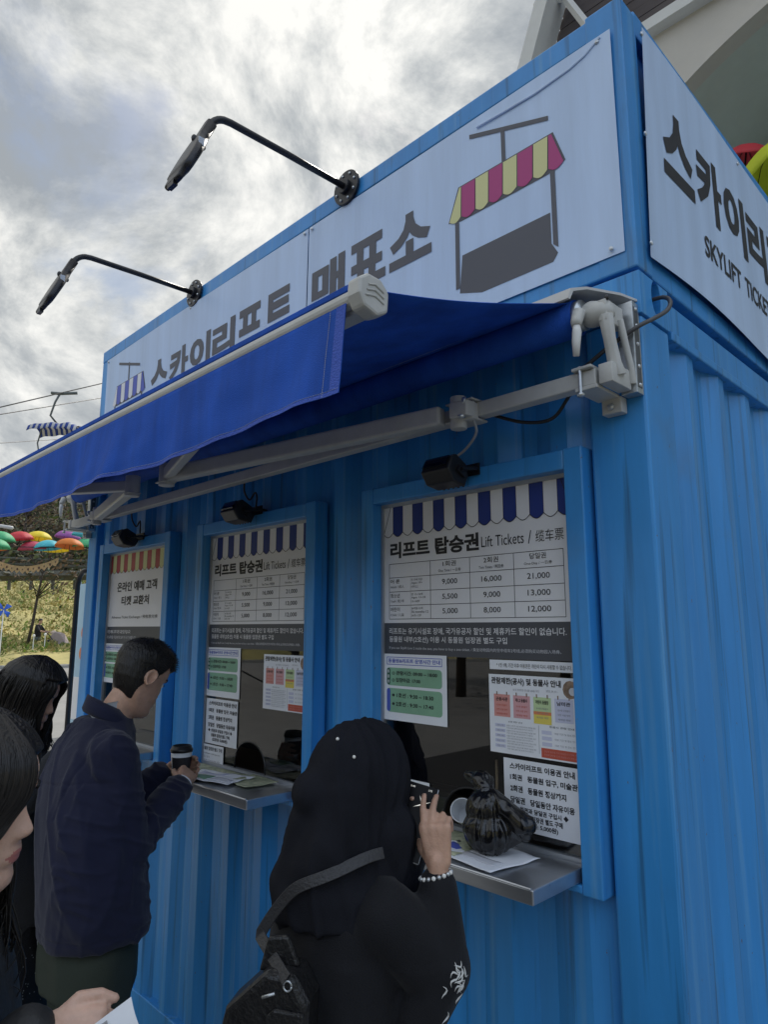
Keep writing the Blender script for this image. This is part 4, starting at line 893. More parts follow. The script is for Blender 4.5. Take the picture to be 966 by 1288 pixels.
# gooseneck lamps on the top rail
def goose(x, label, dz=0.0):
    t = thing('sign_lamp', label, 'lamp', (x, 0, 3.39 + dz), group='black sign lamps on long arms')
    z0 = 3.392 + dz
    g = G(); g.tube([(x, -.002, z0), (x, -.014, z0)], .072, BLACKM, 28); g.tube([(x, -.014, z0), (x, -.03, z0)], .03, BLACKM, 16); g.build('mount_plate', t, bevel=.002)
    g = G()
    pass
    for k in range(8): g = G(); g.ell((x + .055 * math.cos(k * math.pi / 4 + .3), -.016, z0 + .055 * math.sin(k * math.pi / 4 + .3)), (.006, .005, .006), GALV, n=8, k=6); g.build('bolt', t, True)
    pts = [(x, -.01, z0), (x, -.30, z0 - .008), (x, -.545, z0 - .018)]
    for k in range(1, 7): a = R(10 + 56 * k / 6); pts.append((x, -.545 - .085 * math.sin(a), z0 - .018 - .085 * (1 - math.cos(a))))
    e = Vector(pts[-1]); d = Vector((0, -.40, -.92)).normalized(); pts.append(tuple(e + d * .03))
    g = G(); g.tube(pts, .0125, BLACKM, 12); g.build('arm', t, True)
    b0 = e + d * .0; sd = Vector((1, 0, 0)); nn = d.cross(sd).normalized(); g = G(); V = []; F = []
    S = [(.0, .018, .018), (.07, .019, .018), (.10, .034, .019), (.15, .054, .019), (.185, .066, .018), (.235, .066, .017), (.262, .061, .016), (.266, .053, .013), (.30, .050, .011), (.31, .042, .009)]
    for s_, w_, th in S:
        for k in range(16):
            a = 2 * math.pi * k / 16; c_, q_ = math.cos(a), math.sin(a)
            V.append(b0 + d * s_ + sd * w_ * math.copysign(abs(c_) ** .4, c_) + nn * th * math.copysign(abs(q_) ** .4, q_))
    for i in range(len(S) - 1):
        for k in range(16): F.append((i * 16 + k, i * 16 + (k + 1) % 16, (i + 1) * 16 + (k + 1) % 16, (i + 1) * 16 + k))
    F += [tuple(range(16)), tuple((len(S) - 1) * 16 + k for k in range(16))]; g.add(V, F, BLACKM); hd = g.build('lamp_head', t, True)
    g = G(); q = b0 + d * .10; g.ell(q + nn * .019, (.010, .010, .014), BLACKM, n=10, k=6); g.build('clamp_knob', t); g = G(); g.ell(q - nn * .018, (.009, .009, .011), BLACKM, n=10, k=6); g.build('clamp_knob', t); g = G()
    q = b0 + d * .14 + sd * .050; g.bx(q.x - .002, q.y - .012, q.z - .02, q.x + .0015, q.y + .008, q.z + .02, ALU); g.build('rating_plate', t)
    g = G(); q = b0 + d * .31; g.bx(q.x - .02, q.y - .008, q.z - .012, q.x + .02, q.y + .008, q.z + .006, BLACKM); g.build('tip_cap', t)
goose(-1.16, 'long armed black sign lamp nearer the container corner', .008); goose(-2.37, 'long armed black sign lamp at the far half of the sign')

# ------------------------------------------------------------------ things on the counters
def sheet_paper(x0, y0, x1, y1, z, m, name, label, cat='paper', rot=0, wav=.003, group=None, marks=None):
    cx_, cy_ = (x0 + x1) / 2, (y0 + y1) / 2; g = G(); Rm = Matrix.Rotation(R(rot), 3, 'Z')
    def P(u, v):
        p = Rm @ Vector(((u - .5) * (x1 - x0), (v - .5) * (y1 - y0), 0)); return (cx_ + p.x, cy_ + p.y, z + wav * (noise.noise(Vector((u * 4 + x0 * 9, v * 4, z * 50))) + .6))
    g.grid(P, 20, 14, m)
    if marks:
        for (a, b, c, d, mm) in marks: g.grid(lambda u, v: tuple(Vector(P(a + (c - a) * u, b + (d - b) * v)) + Vector((0, 0, .0009))), 8, 4, mm)
    o = g.build(name, None, True, fix=False); o.modifiers.new('thick', 'SOLIDIFY').thickness = .0006
    return tag(o, label, cat, group)
MAPM = mat('printed_park_map', (0.42, 0.42, 0.28), .5, var=.5, vscale=(28, 28, 28), dark=(.16, .20, .13), bump=.4, bscale=14)
sheet_paper(-1.00, -.205, -.50, -.012, 1.067, MAPM, 'park_map', 'crumpled greenish park map lying under the black plastic bag', 'map', 2, .007)
sheet_paper(-.60, -.212, -.345, -.03, 1.0685, PAPER, 'leaflet', 'white leaflet on the counter at the right of the black plastic bag', 'leaflet', -8, .004, marks=[(.1, .55, .3, .7, INK), (.1, .75, .5, .85, TINY), (.4, .2, .9, .4, PALEGREY), (.1, .3, .3, .5, BLUEP)])
sheet_paper(-2.10, -.20, -1.72, -.02, 1.067, MAPM, 'park_map', 'green and white park map on the middle counter by the paper cup', 'map', 3, .006)
sheet_paper(-1.90, -.21, -1.62, -.06, 1.071, PAPER, 'leaflet', 'pale leaflet lying across the park map on the middle counter', 'leaflet', 12, .006, marks=[(.1, .1, .5, .5, GREENP), (.55, .2, .9, .4, PALEGREY), (.1, .6, .6, .8, LILAC)])
sheet_paper(-1.72, -.14, -1.52, .0, 1.0685, MAPM, 'leaflet', 'yellow green leaflet below the ticket hole on the middle counter', 'leaflet', -6, .005)

def remesh(g, voxel, it=4, fac=.5, name='blob', disp=None):
    """one continuous skin over overlapping shapes"""
    me = g.mesh(name); o = bpy.data.objects.new(name, me); COL.objects.link(o)
    m_ = o.modifiers.new('skin', 'REMESH'); m_.mode = 'VOXEL'; m_.voxel_size = voxel; m_.adaptivity = 0
    if it: s_ = o.modifiers.new('smooth', 'SMOOTH'); s_.factor = fac; s_.iterations = it
    dg = bpy.context.evaluated_depsgraph_get(); r = bpy.data.meshes.new_from_object(o.evaluated_get(dg))
    bpy.data.objects.remove(o); bpy.data.meshes.remove(me)
    if disp:
        ns = [v.normal.copy() for v in r.vertices]
        for v, n_ in zip(r.vertices, ns): v.co = v.co + n_ * disp(v.co, n_)
    r.polygons.foreach_set('use_smooth', [True] * len(r.polygons)); r.name = name; return r
def setmat(me, *ms):
    me.materials.clear()
    for m_ in ms: me.materials.append(m_)
    return me
POLY = mat('black_polythene', (0.006, 0.006, 0.007), .22, spec=.6, bump=.22, bscale=30, bvec=(1, 1, .5))
def crease(p, n_):
    a = math.atan2(p.y + .105, p.x + .44); q = Vector((math.cos(a) * 3.4, math.sin(a) * 3.4, p.z * 9)); r2 = Vector((p.x * 34, p.y * 34, p.z * 16))
    return .0065 * (.35 - abs(noise.noise(q)) * 1.6) + .0045 * (.3 - abs(noise.noise(r2)) * 1.4)
g = G(); bx_, by_ = -.455, -.105
g.ell((bx_, by_, 1.130), (.068, .058, .066), POLY); g.ell((bx_ - .005, by_, 1.185), (.055, .045, .06), POLY); g.cap((bx_, by_, 1.20), (bx_ + .012, by_ + .005, 1.232), .034, .016, POLY); g.ell((bx_ + .035, by_ + .02, 1.15), (.06, .04, .06), POLY); g.cap((bx_ + .02, by_, 1.225), (bx_ + .10, by_ + .01, 1.165), .024, .030, POLY); g.cap((bx_ + .10, by_ + .01, 1.165), (bx_ + .105, by_ + .01, 1.135), .028, .014, POLY); g.cap((bx_, by_, 1.232), (bx_ - .03, by_ + .02, 1.262), .016, .030, POLY)
g.cap((bx_ - .03, by_ + .02, 1.262), (bx_ - .08, by_ + .03, 1.268), .024, .014, POLY)
g.V = [(bx_ + (x - bx_) * 1.06, y, 1.066 + (z - 1.066) * .90) for x, y, z in g.V]
tag(link('plastic_bag', setmat(remesh(g, .004, 2, .4, 'plastic_bag', crease), POLY)), 'knotted black plastic bag on the counter', 'plastic bag')
g = G(); g.tube([(-.535, .045, 1.05), (-.543, .06, 1.27)], .0045, mat('pale_stick_wood', (.55, .36, .20), .6, var=.2, vscale=(60, 60, 8)), 8); one(g, 'wooden_stick', 'thin wooden stick standing behind the glass above the black bag', 'stick', smooth=True)
CUPW = mat('white_cup_paper', (.72, .74, .76), .5)
g = G(); Mx = Matrix.Translation((-.635, .03, 1.100)) @ Matrix.Rotation(R(62), 4, Vector((.6, .3, 0)).normalized()) 
def cupshape(g, Mx, h, r0, r1, m, n=24):
    V = []; F = []
    for z, r in ((0, r0), (h, r1), (h, r1 - .0025), (.004, r0 - .002)):
        for k in range(n): a = 2 * math.pi * k / n; V.append(Mx @ Vector((r * math.cos(a), r * math.sin(a), z)))
    for i in range(3):
        for k in range(n): F.append((i * n + k, i * n + (k + 1) % n, (i + 1) * n + (k + 1) % n, (i + 1) * n + k))
    F += [tuple(range(n)), tuple(3 * n + k for k in range(n))]; g.add(V, F, m)
cupshape(g, Mx, .075, .026, .034, CUPW); one(g, 'tipped_cup', 'pale cup lying tipped over in the ticket hole left of the black bag', 'cup', smooth=False)

# ------------------------------------------------------------------ banner stand and goose neck post at the far end of the booth
t = thing('banner_stand', 'tall pale blue banner stand with orange marks at the far end of the container', 'banner', (-4.45, .35, GZ))
g = G(); g.bx(-4.60, .35, GZ + .05, -4.20, .356, 1.98, mat('sky_blue_print', (.42, .60, .72), .6, var=.15, vscale=(2, 2, 3)))
for (u, z, r) in ((-4.42, 1.62, .07), (-4.44, 1.47, .065), (-4.36, 1.55, .05)): g.ell((u, .349, z), (r, .002, r * .8), ORANGE, n=14, k=8)
g.bx(-4.58, .3475, 1.0, -4.22, .3492, 1.3, WHITE); g.build('panel', t)
g = G(); g.tube([(-4.61, .36, GZ), (-4.61, .36, 2.0)], .012, GREYM, 8); g.build('pole', t); g = G(); g.bx(-4.65, .2, GZ, -4.15, .5, GZ + .04, GREYM); g.build('base', t)
t = thing('hooked_post', 'black post with a hooked top beside the banner stand', 'post', (-4.36, .25, GZ))
g = G(); g.tube([(-4.355, .25, GZ), (-4.362, .25, 1.85), (-4.36, .25, 1.96), (-4.33, .25, 2.02), (-4.27, .25, 2.055), (-4.18, .25, 2.06)], [.018, .018, .018, .018, .017, .015], BLACKM, 10); g.build('pole', t, True)
g = G(); g.tube([(-4.36, .25, GZ), (-4.36, .25, GZ + .02)], .12, BLACKM, 20); g.build('base', t)
# blue pinwheel on a stick
t = thing('pinwheel', 'blue pinwheel on a thin stick at the left edge', 'pinwheel', (-19.3, 3.97, ground_h(21)))
pc = Vector((-19.3, 3.97, 2.13)); PB = mat('pinwheel_blue', (.03, .12, .55), .5); g = G()
for k in range(4):
    M2 = Matrix.Rotation(R(90 * k + 12), 3, 'Y') ; Rz = Matrix.Rotation(R(70), 3, 'Z')
    pts = [Vector((0, 0, 0)), Vector((.03, -.02, .17)), Vector((.16, .02, .14)), Vector((.09, -.04, .06))]
    V = [pc + Rz @ (M2 @ p) for p in pts]; V2 = [v + Vector((.01, .01, 0)) for v in V]
    g.add(V + V2, [(0, 1, 2, 3), (7, 6, 5, 4), (0, 4, 5, 1), (1, 5, 6, 2), (2, 6, 7, 3), (3, 7, 4, 0)], PB)
g.build('blades', t); g = G(); g.tube([(pc.x, pc.y, ground_h(21)), tuple(pc)], .015, WHITEL, 6); g.build('stick', t)
# ------------------------------------------------------------------ people
SKIN = mat('warm_skin', (0.50, 0.30, 0.21), .5, var=.16, vscale=(32, 32, 32), bump=.16, bscale=260, sss=.12)
SKIN2 = mat('pale_skin', (0.58, 0.37, 0.28), .46, var=.14, vscale=(34, 34, 34), bump=.14, bscale=260, sss=.12)
LIP = mat('lip_skin', (0.42, 0.16, 0.14), .45)
HAIRB = mat('black_hair', (0.008, 0.007, 0.007), .38, spec=.4, bump=.5, bscale=60, bvec=(3, 3, .3))
HAIRS = mat('black_strands', (0.014, 0.011, 0.010), .36, spec=.45)
EYEW = mat('eye_white', (.75, .73, .70), .2); EYED = mat('eye_dark', (.02, .014, .01), .15)
LUT = dict(
 f=[(-.122, .055), (-.113, .078), (-.100, .088), (-.090, .089), (-.078, .083), (-.066, .088), (-.055, .089), (-.045, .086), (-.034, .084), (-.02, .083), (.0, .080), (.012, .081), (.026, .089), (.05, .088), (.075, .076), (.095, .054), (.11, .026), (.117, 0)],
 b=[(-.122, .01), (-.105, -.012), (-.085, -.035), (-.06, -.062), (-.03, -.085), (0, -.097), (.04, -.101), (.07, -.090), (.095, -.064), (.11, -.03), (.117, -.006)],
 w=[(-.122, .018), (-.113, .030), (-.100, .041), (-.080, .053), (-.055, .061), (-.03, .066), (0, .070), (.03, .074), (.06, .072), (.085, .060), (.105, .034), (.117, .004)],
 n=[(-.046, 0), (-.040, .006), (-.034, .017), (-.026, .0215), (-.018, .018), (-.006, .011), (.006, .006), (.016, .002), (.022, 0)],
 s=[(-.046, .014), (-.034, .0125), (-.026, .0115), (-.012, .009), (.006, .0075), (.022, .008)])
def lut(k, z):
    T = LUT[k]
    if z <= T[0][0]: return T[0][1]
    for (a, x), (b, y) in zip(T, T[1:]):
        if z <= b:
            t = (z - a) / (b - a); return x + (y - x) * t
    return T[-1][1]
def head_pt(z, th, off=0.0, face=True):
    f, b, wd = lut('f', z), lut('b', z), lut('w', z)
    c = -.012 if z > -.05 else -.012 + (-.05 - z) * .5
    c = min(max(c, b + .002), f - .002)
    cs, sn = math.cos(th), math.sin(th); p = 2.25
    x = wd * math.copysign(abs(cs) ** (2 / p), cs)
    y = c + ((f - c) if sn > 0 else (c - b)) * math.copysign(abs(sn) ** (2 / p), sn)
    if face and sn > 0:
        y += lut('n', z) * math.exp(-(x / lut('s', z)) ** 2)
        if -.045 < z < -.02: y += .004 * math.exp(-((abs(x) - .011) / .006) ** 2) * math.exp(-((z + .032) / .008) ** 2)
        y -= .0075 * math.exp(-((abs(x) - .031) / .014) ** 2 - ((z - .003) / .009) ** 2)
        y += .003 * math.exp(-((abs(x) - .030) / .018) ** 2 - ((z - .022) / .006) ** 2)
        y += .0042 * math.exp(-(x / .019) ** 2) * (math.exp(-((z + .0565) / .0045) ** 2) + 1.05 * math.exp(-((z + .0665) / .0050) ** 2) - .9 * math.exp(-((z + .0612) / .0016) ** 2))
        y += .004 * math.exp(-((abs(x) - .042) / .016) ** 2 - ((z + .02) / .02) ** 2)
    d = Vector((x, y - c, max(z, 0) * .8))
    if d.length < 1e-5: d = Vector((0, 0, 1))
    return Vector((x, y, z)) + d.normalized() * off
def head(g, M, m, k=70, n=96, ears=True):
    V = []; F = []; zs = [-.122 + .239 * (i / k) for i in range(k + 1)]
    for z in zs:
        for j in range(n): V.append(M @ head_pt(z, 2 * math.pi * j / n))
    for i in range(k):
        for j in range(n): F.append((i * n + j, i * n + (j + 1) % n, (i + 1) * n + (j + 1) % n, (i + 1) * n + j))
    F += [tuple(range(n - 1, -1, -1)), tuple(k * n + j for j in range(n))]; g.add(V, F, m)
    for s_ in ((-1, 1) if ears else ()):                                  # ears
        E = M @ Matrix.Translation((s_ * .071, -.016, -.012)) @ Matrix.Rotation(R(-10), 4, 'X') @ Matrix.Rotation(R(-24 * s_), 4, 'Z')
        Vr = []; Fr = []; nn_ = 20
        for ring, (sc, ox) in enumerate(((.5, -.006), (.8, .004), (1.0, .011), (.92, .0165), (.74, .0145), (.5, .006), (.2, .004))):
            for j in range(nn_):
                a = 2 * math.pi * j / nn_; Vr.append(E @ Vector((s_ * ox, .0175 * sc * math.cos(a) * (1 + .25 * math.sin(a)), .031 * sc * math.sin(a) + .002)))
        for i in range(6):
            for j in range(nn_): Fr.append((i * nn_ + j, i * nn_ + (j + 1) % nn_, (i + 1) * nn_ + (j + 1) % nn_, (i + 1) * nn_ + j))
        Fr += [tuple(range(nn_)), tuple(6 * nn_ + j for j in range(nn_))]; g.add(Vr, Fr, m)
def hand(g, W, Mr, m, curl, thumb, s=1.0, spread=(.10, .03, -.04, -.11), side=1):
    """W wrist point; Mr axes: x towards the thumb, y along the fingers, z out of the back of the hand; curl: per finger (a1,a2,a3) degrees"""
    W = Vector(W); T = lambda x, y, z: W + Mr @ Vector((x * s, y * s, z * s))
    g.cap(T(0, -.03, 0), T(0, .012, 0), .025 * s, .026 * s, m, 14, (1, .8))
    for x0, x1, r in ((.014, .027, .0135), (.004, .009, .0135), (-.006, -.009, .013), (-.014, -.026, .012)): g.cap(T(x0, .01, -.002), T(x1, .082, 0), .016 * s, r * s, m, 12)
    tips = []
    for k, (bx0, L_, r) in enumerate(((.027, (.040, .025, .019), .0092), (.009, (.045, .029, .020), .0094), (-.009, (.041, .027, .019), .0089), (-.026, (.032, .020, .017), .0079))):
        p = Vector((bx0, .084, 0)); a = 0.0; rr = r; sp = spread[k]
        for q in range(3):
            a += R(curl[k][q]); d = Vector((math.sin(sp) * math.cos(a), math.cos(sp) * math.cos(a), -math.sin(a))); e = p + d * L_[q]
            g.cap(T(*p), T(*e), rr * s, rr * .9 * s, m, 10); p = e; rr *= .9
        tips.append(T(*p))
    p = Vector((.022, .018, -.006)); rr = .0135
    for q, (dx_, dy_, dz_) in enumerate(thumb):
        e = p + Vector((dx_, dy_, dz_)); g.cap(T(*p), T(*e), rr * s, rr * .86 * s, m, 10); p = e; rr *= .85
    return tips
def axes(y, z, right=False):
    """rotation whose y follows the fingers and whose z is as near as it can be to the given back-of-hand direction"""
    y = Vector(y).normalized(); z = Vector(z); z = (z - y * z.dot(y)).normalized(); x = y.cross(z) * (-1 if right else 1)
    return Matrix((x, y, z)).transposed()
def eyes(root, M, sk):
    for s_ in (-1, 1):
        g = G(); c = M @ Vector((s_ * .031, .0655, .003)); rt3 = M.to_3x3(); g.ell(c, (.0118, .0118, .0118), EYEW, rt3); g.ell(c + rt3 @ Vector((0, .0075, 0)), (.0055, .005, .0055), EYED, rt3, 12, 8)
        for k in range(8):
            a = (k - 3.5) * .26; g.tube([c + rt3 @ Vector((math.sin(a) * .0125, .0115 * math.cos(a), .0045)), c + rt3 @ Vector((math.sin(a) * .0150, .0155 * math.cos(a), .0035))], .0007, EYED, 4)
        g.build('eye', root, True, fix=False)
        g = G(); g.tube([M @ head_pt(.024 + .004 * math.sin(q * 1.2), math.pi / 2 - s_ * (.22 + .19 * q), .0012) for q in range(4)], [.003, .0035, .003, .0015], HAIRB, 6); g.build('eyebrow', root, True, fix=False)
def hair_shell(M, keep, off, m, k=80, n=120, name='hair'):
    """hair grown out from the skull where keep(z, theta) says so; off gives its depth"""
    g = G(); V = []; F = []; zs = [-.115 + .232 * (i / k) for i in range(k + 1)]; kp = []
    for z in zs:
        for j in range(n):
            th = 2 * math.pi * j / n; q = keep(z, th); kp.append(q); d = off(z, th) * max(0.0, min(1.0, q * 6)) - (.004 if q <= 0 else 0)
            V.append(M @ head_pt(z, th, d, False))
    T = len(V); V.append(M @ Vector((0, -.004, .117 + off(.117, 0)))); kp.append(1)
    for i in range(k):
        for j in range(n):
            q = (i * n + j, i * n + (j + 1) % n, (i + 1) * n + (j + 1) % n, (i + 1) * n + j)
            if max(kp[a] for a in q) > 0: F.append(q)
    for j in range(n): F.append((k * n + j, k * n + (j + 1) % n, T))
    g.add(V, F, m); return g
def strand(g, pts, r, m, wav=.004, rd=random, n=4):
    out_ = []; ph = rd.uniform(0, 6.3); P = [Vector(p) for p in pts]
    for i in range(len(P) - 1):
        p0, p1, p2, p3 = P[max(i - 1, 0)], P[i], P[i + 1], P[min(i + 2, len(P) - 1)]
        for k in range(4):
            t = k / 4; c = .5 * ((2 * p1) + (p2 - p0) * t + (2 * p0 - 5 * p1 + 4 * p2 - p3) * t * t + (3 * p1 - p0 - 3 * p2 + p3) * t ** 3)
            f = (i + t) / len(P); out_.append(c + Vector((math.sin(ph + f * 9), math.cos(ph * 1.3 + f * 8), 0)) * wav * f)
    out_.append(P[-1]); N_ = len(out_); g.tube(out_, [r * (1 - .75 * (i / N_) ** 2) for i in range(N_)], m, n, False)
def folds(amp, seed=0.0, sx=7, sz=2.2):
    def fn(p, n_):
        q = Vector((p.x * sx + seed, p.y * sx, p.z * sz + p.x * 3)); a = noise.noise(q); b = noise.noise(q * 2.3 + Vector((5, 1, 2)))
        ridge = 1 - abs(a) * 2.2
        return amp * (ridge * .7 + .45 * b - .25)
    return fn
def legs(g, m, hip=.88, sp=.095, r0=.095, r1=.055, lean=(0, 0)):
    for s_ in (-1, 1):
        g.cap((s_ * sp * .9, 0, hip), (s_ * sp, .01, .47), r0, r0 * .72, m); g.cap((s_ * sp, .01, .47), (s_ * sp, -.01, .09), r0 * .72, r1, m)
def shoes(root, m, sp=.095, ox=0.0):
    for s_ in (-1, 1):
        g = G(); cx_ = s_ * sp + ox; g.ell((cx_, .045, .035), (.047, .13, .036), m); g.cap((cx_, -.02, .05), (cx_, -.02, .10), .045, .042, m); g.bx(cx_ - .043, -.075, -.0, cx_ + .043, .165, .014, m)
        link('shoe', setmat(remesh(g, .008, 3), m), root)
def tors(g, sh, m, h=1.0, dy=0.0, zs=1.0):
    g.loft([(.80 * zs, .13, .09, dy), (.95 * zs, .15, .10, dy), (1.08 * zs, .13, .09, dy), (1.25 * zs, .15, .10, dy), (1.38 * zs, .15, .085, dy), (1.43 * zs, .08, .06, dy)], m)
def limb(g, S, E, W_, m, r=(.052, .042, .034)):
    g.cap(S, E, r[0], r[1], m); g.cap(E, W_, r[1], r[2], m)

# --- man in the navy jacket
man = thing('person', 'man in a navy jacket holding a paper cup at the middle counter', 'person', (-1.735, -.635, GZ), R(-6), local=True)
HM = Matrix.Translation((.045, .130, 1.628)) @ Matrix.Rotation(R(20), 4, 'Z') @ Matrix.Rotation(R(-30), 4, 'X') @ Matrix.Scale(1.05, 4)
g = G(); head(g, HM, SKIN)
g.cap((.0, .02, 1.43), (.04, .085, 1.56), .064, .056, SKIN, 20)
tors(g, 1, SKIN)
limb(g, (.155, .01, 1.355), (.205, .070, 1.115), (.045, .300, 1.235), SKIN); limb(g, (-.155, .01, 1.355), (-.22, .12, 1.10), (-.20, .33, 1.235), SKIN)
rh = hand(g, (.030, .318, 1.246), axes((-.80, .55, .18), (.45, .45, .75), True), SKIN, ((32, 35, 20), (38, 38, 20), (42, 40, 22), (46, 40, 22)), ((.018, .026, -.012), (.008, .030, -.010), (.0, .024, -.006)))
lh = hand(g, (-.20, .345, 1.245), axes((.55, .78, .25), (-.75, .5, .2)), SKIN, ((28, 34, 22), (30, 36, 22), (32, 38, 22), (34, 40, 22)), ((.016, .028, -.014), (.006, .030, -.012), (-.004, .022, -.006)))
g.cap((.08, 0, .95), (.09, 0, .80), .10, .08, SKIN)
for s_ in (-1, 1): g.cap((s_ * .075 + .09, 0, .80), (s_ * .085 + .09, 0, .09), .06, .04, SKIN)
body = link('body', setmat(remesh(g, .0045, 2, .4), SKIN), man)
eyes(man, HM, SKIN)
def keep_m(z, th):   # hairline: forehead, in front of the ear, nape
    f = math.sin(th)                              # 1 = front, -1 = back
    line = (.058 - .006 * math.cos(th * 6)) if f > .45 else ((.058 + (-.012 - .058) * min(1, (.45 - f) / .35)) if f > .1 else (-.012 - .075 * min(1, (.1 - f) / .8)))
    return (z - line) / .03
def off_m(z, th):
    top = max(0, min(1, (z - .0) / .08)); st = noise.noise(Vector((math.cos(th) * 14, math.sin(th) * 14, z * 26)))
    return .0015 + .016 * top ** 1.2 + .003 * abs(st) * (.25 + top) + .009 * max(0, math.sin(th)) * max(0, min(1, (z - .05) / .04))
hg = hair_shell(HM, keep_m, off_m, HAIRB); rd = random.Random(2)
for _ in range(5200):                                            # short strands break the outline
    z = rd.uniform(-.05, .116); th = rd.uniform(0, 6.283)
    if keep_m(z, th) < .25: continue
    o_ = off_m(z, th); p = HM @ head_pt(z, th, o_ * .8, False); q = HM @ (head_pt(z, th, o_ + .002 + .005 * max(0, z / .1), False) + Vector((rd.gauss(0, .002), rd.uniform(.002, .012), rd.uniform(-.004, .002)))); hg.tube([p, q], [.0010, .0004], HAIRS if rd.random() < .5 else HAIRB, 3, False)
hg.build('hair', man, True, fix=False)
NAVY = mat('navy_cotton', (0.011, 0.013, 0.036), .85, var=.12, vscale=(5, 5, 5), bump=.25, bscale=420, spec=.25, sheen=.15)
g = G()
g.loft([(.852, .178, .150, .0, .122), (.887, .184, .156, .0, .122), (.98, .187, .158, -.008, .115), (1.10, .189, .156, -.018, .102), (1.22, .194, .152, -.022, .074), (1.32, .200, .140, -.015, .030), (1.405, .182, .118, .0, .010), (1.455, .132, .095, .014, .006), (1.495, .088, .080, .026, .004)], NAVY)
for s_, E_, W_ in ((1, (.212, .060, 1.105), (.055, .285, 1.228)), (-1, (-.225, .115, 1.095), (-.203, .315, 1.228))):
    g.cap((s_ * .160 + .008, .005, 1.388), E_, .082, .070, NAVY, 20); g.cap(E_, W_, .068, .050, NAVY, 18)
def jf(p, n_):
    base = folds(.0055, 1.0, 7, 1.6)(p, n_)
    u = p.x * math.cos(.5) + p.z * math.sin(.38)                                  # long creases running down from the shoulder
    q = Vector((u * 11 + 3, p.y * 9, p.z * 1.5)); a = noise.noise(q); c1 = .0060 * max(0, 1 - abs(a) * 5) ** 1.3
    q2 = Vector((p.x * 15, p.y * 13 + 7, p.z * 4 + p.x * 5)); c2 = .0025 * max(0, 1 - abs(noise.noise(q2)) * 5)
    sl = 1 if (abs(p.x - .02) > .19 or p.y > .10) else .15
    q3 = Vector((p.x * 7, p.y * 7, p.z * 24 + p.y * 10)); c3 = .006 * max(0, 1 - abs(noise.noise(q3)) * 3.2) * sl
    seam = -.0035 * math.exp(-((abs(p.x - .012) - .165) / .0035) ** 2) if p.z > 1.22 and p.y < .08 else 0
    hemd = -.0035 * math.exp(-((p.z - .887) / .0035) ** 2); yoke = -.003 * math.exp(-((p.z - 1.30 - .1 * abs(p.x)) / .003) ** 2) if p.y < 0 else 0
    return base + c1 + c2 + c3 + seam + hemd + yoke
link('jacket', setmat(remesh(g, .006, 6, .5, 'jacket', jf), NAVY), man)
g = G(); V = []; F = []; n = 48                                   # stand-and-fall collar
for i, (dr, dz) in enumerate(((-.006, .0), (-.006, .046), (-.001, .050), (.012, .008), (.008, -.004))):
    for j in range(n):
        a = 2 * math.pi * j / n; c_, s_ = math.cos(a), math.sin(a); op = 1 + .12 * max(0, s_)
        V.append((.014 + (.073 + dr) * c_, .036 + (.072 + dr) * s_ * op, 1.490 + dz - .034 * s_ - .022 * max(0, s_) ** 2 - .010 * max(0, c_)))
for i in range(4):
    for j in range(n): F.append((i * n + j, i * n + (j + 1) % n, (i + 1) * n + (j + 1) % n, (i + 1) * n + j))
g.add(V, F, NAVY); o = g.build('collar', man, True, fix=False); o.modifiers.new('thick', 'SOLIDIFY').thickness = .003
SHIRT = mat('white_shirt_cotton', (.62, .63, .66), .8, bump=.1, bscale=300)
g = G(); V = []; F = []
for i, (dr, dz) in enumerate(((-.004, .010), (-.006, .056), (-.002, .058))):
    for j in range(n):
        a = 2 * math.pi * j / n; c_, s_ = math.cos(a), math.sin(a); V.append((.016 + (.070 + dr) * c_, .042 + (.070 + dr) * s_, 1.496 + dz - .024 * s_ - .006 * max(0, s_) ** 2 - .034 * max(0, -s_) - .02 * max(0, -c_)))
for i in range(2):
    for j in range(n): F.append((i * n + j, i * n + (j + 1) % n, (i + 1) * n + (j + 1) % n, (i + 1) * n + j))
g.add(V, F, SHIRT); g.build('shirt_collar', man, True, fix=False)
g = G(); d = (Vector((.045, .300, 1.235)) - Vector((.212, .060, 1.105))).normalized(); c0 = Vector((.055, .285, 1.228)); g.tube([c0 - d * .03, c0 + d * .034], [.040, .038], SHIRT, 20, False); g.tube([c0 - d * .03, c0 + d * .033], [.037, .0355], SHIRT, 20, False); g.build('shirt_cuff', man, True, fix=False)
OLIVE = mat('dark_green_trousers', (0.028, 0.038, 0.027), .85, var=.15, vscale=(6, 6, 2), bump=.2, bscale=300)
g = G(); g.loft([(.88, .160, .130, -.005, .098), (.80, .172, .140, -.005, .098), (.70, .172, .138, -.003, .096)], OLIVE)
for s_ in (-1, 1): g.cap((s_ * .085 + .096, 0, .80), (s_ * .09 + .09, .01, .46), .104, .086, OLIVE, 18); g.cap((s_ * .09 + .09, .01, .46), (s_ * .095 + .085, -.005, .10), .088, .072, OLIVE, 18)
link('trousers', setmat(remesh(g, .011, 4, .5, 'trousers', folds(.010, 4, 7, 1.4)), OLIVE), man); shoes(man, BLACKP, .095, .085)
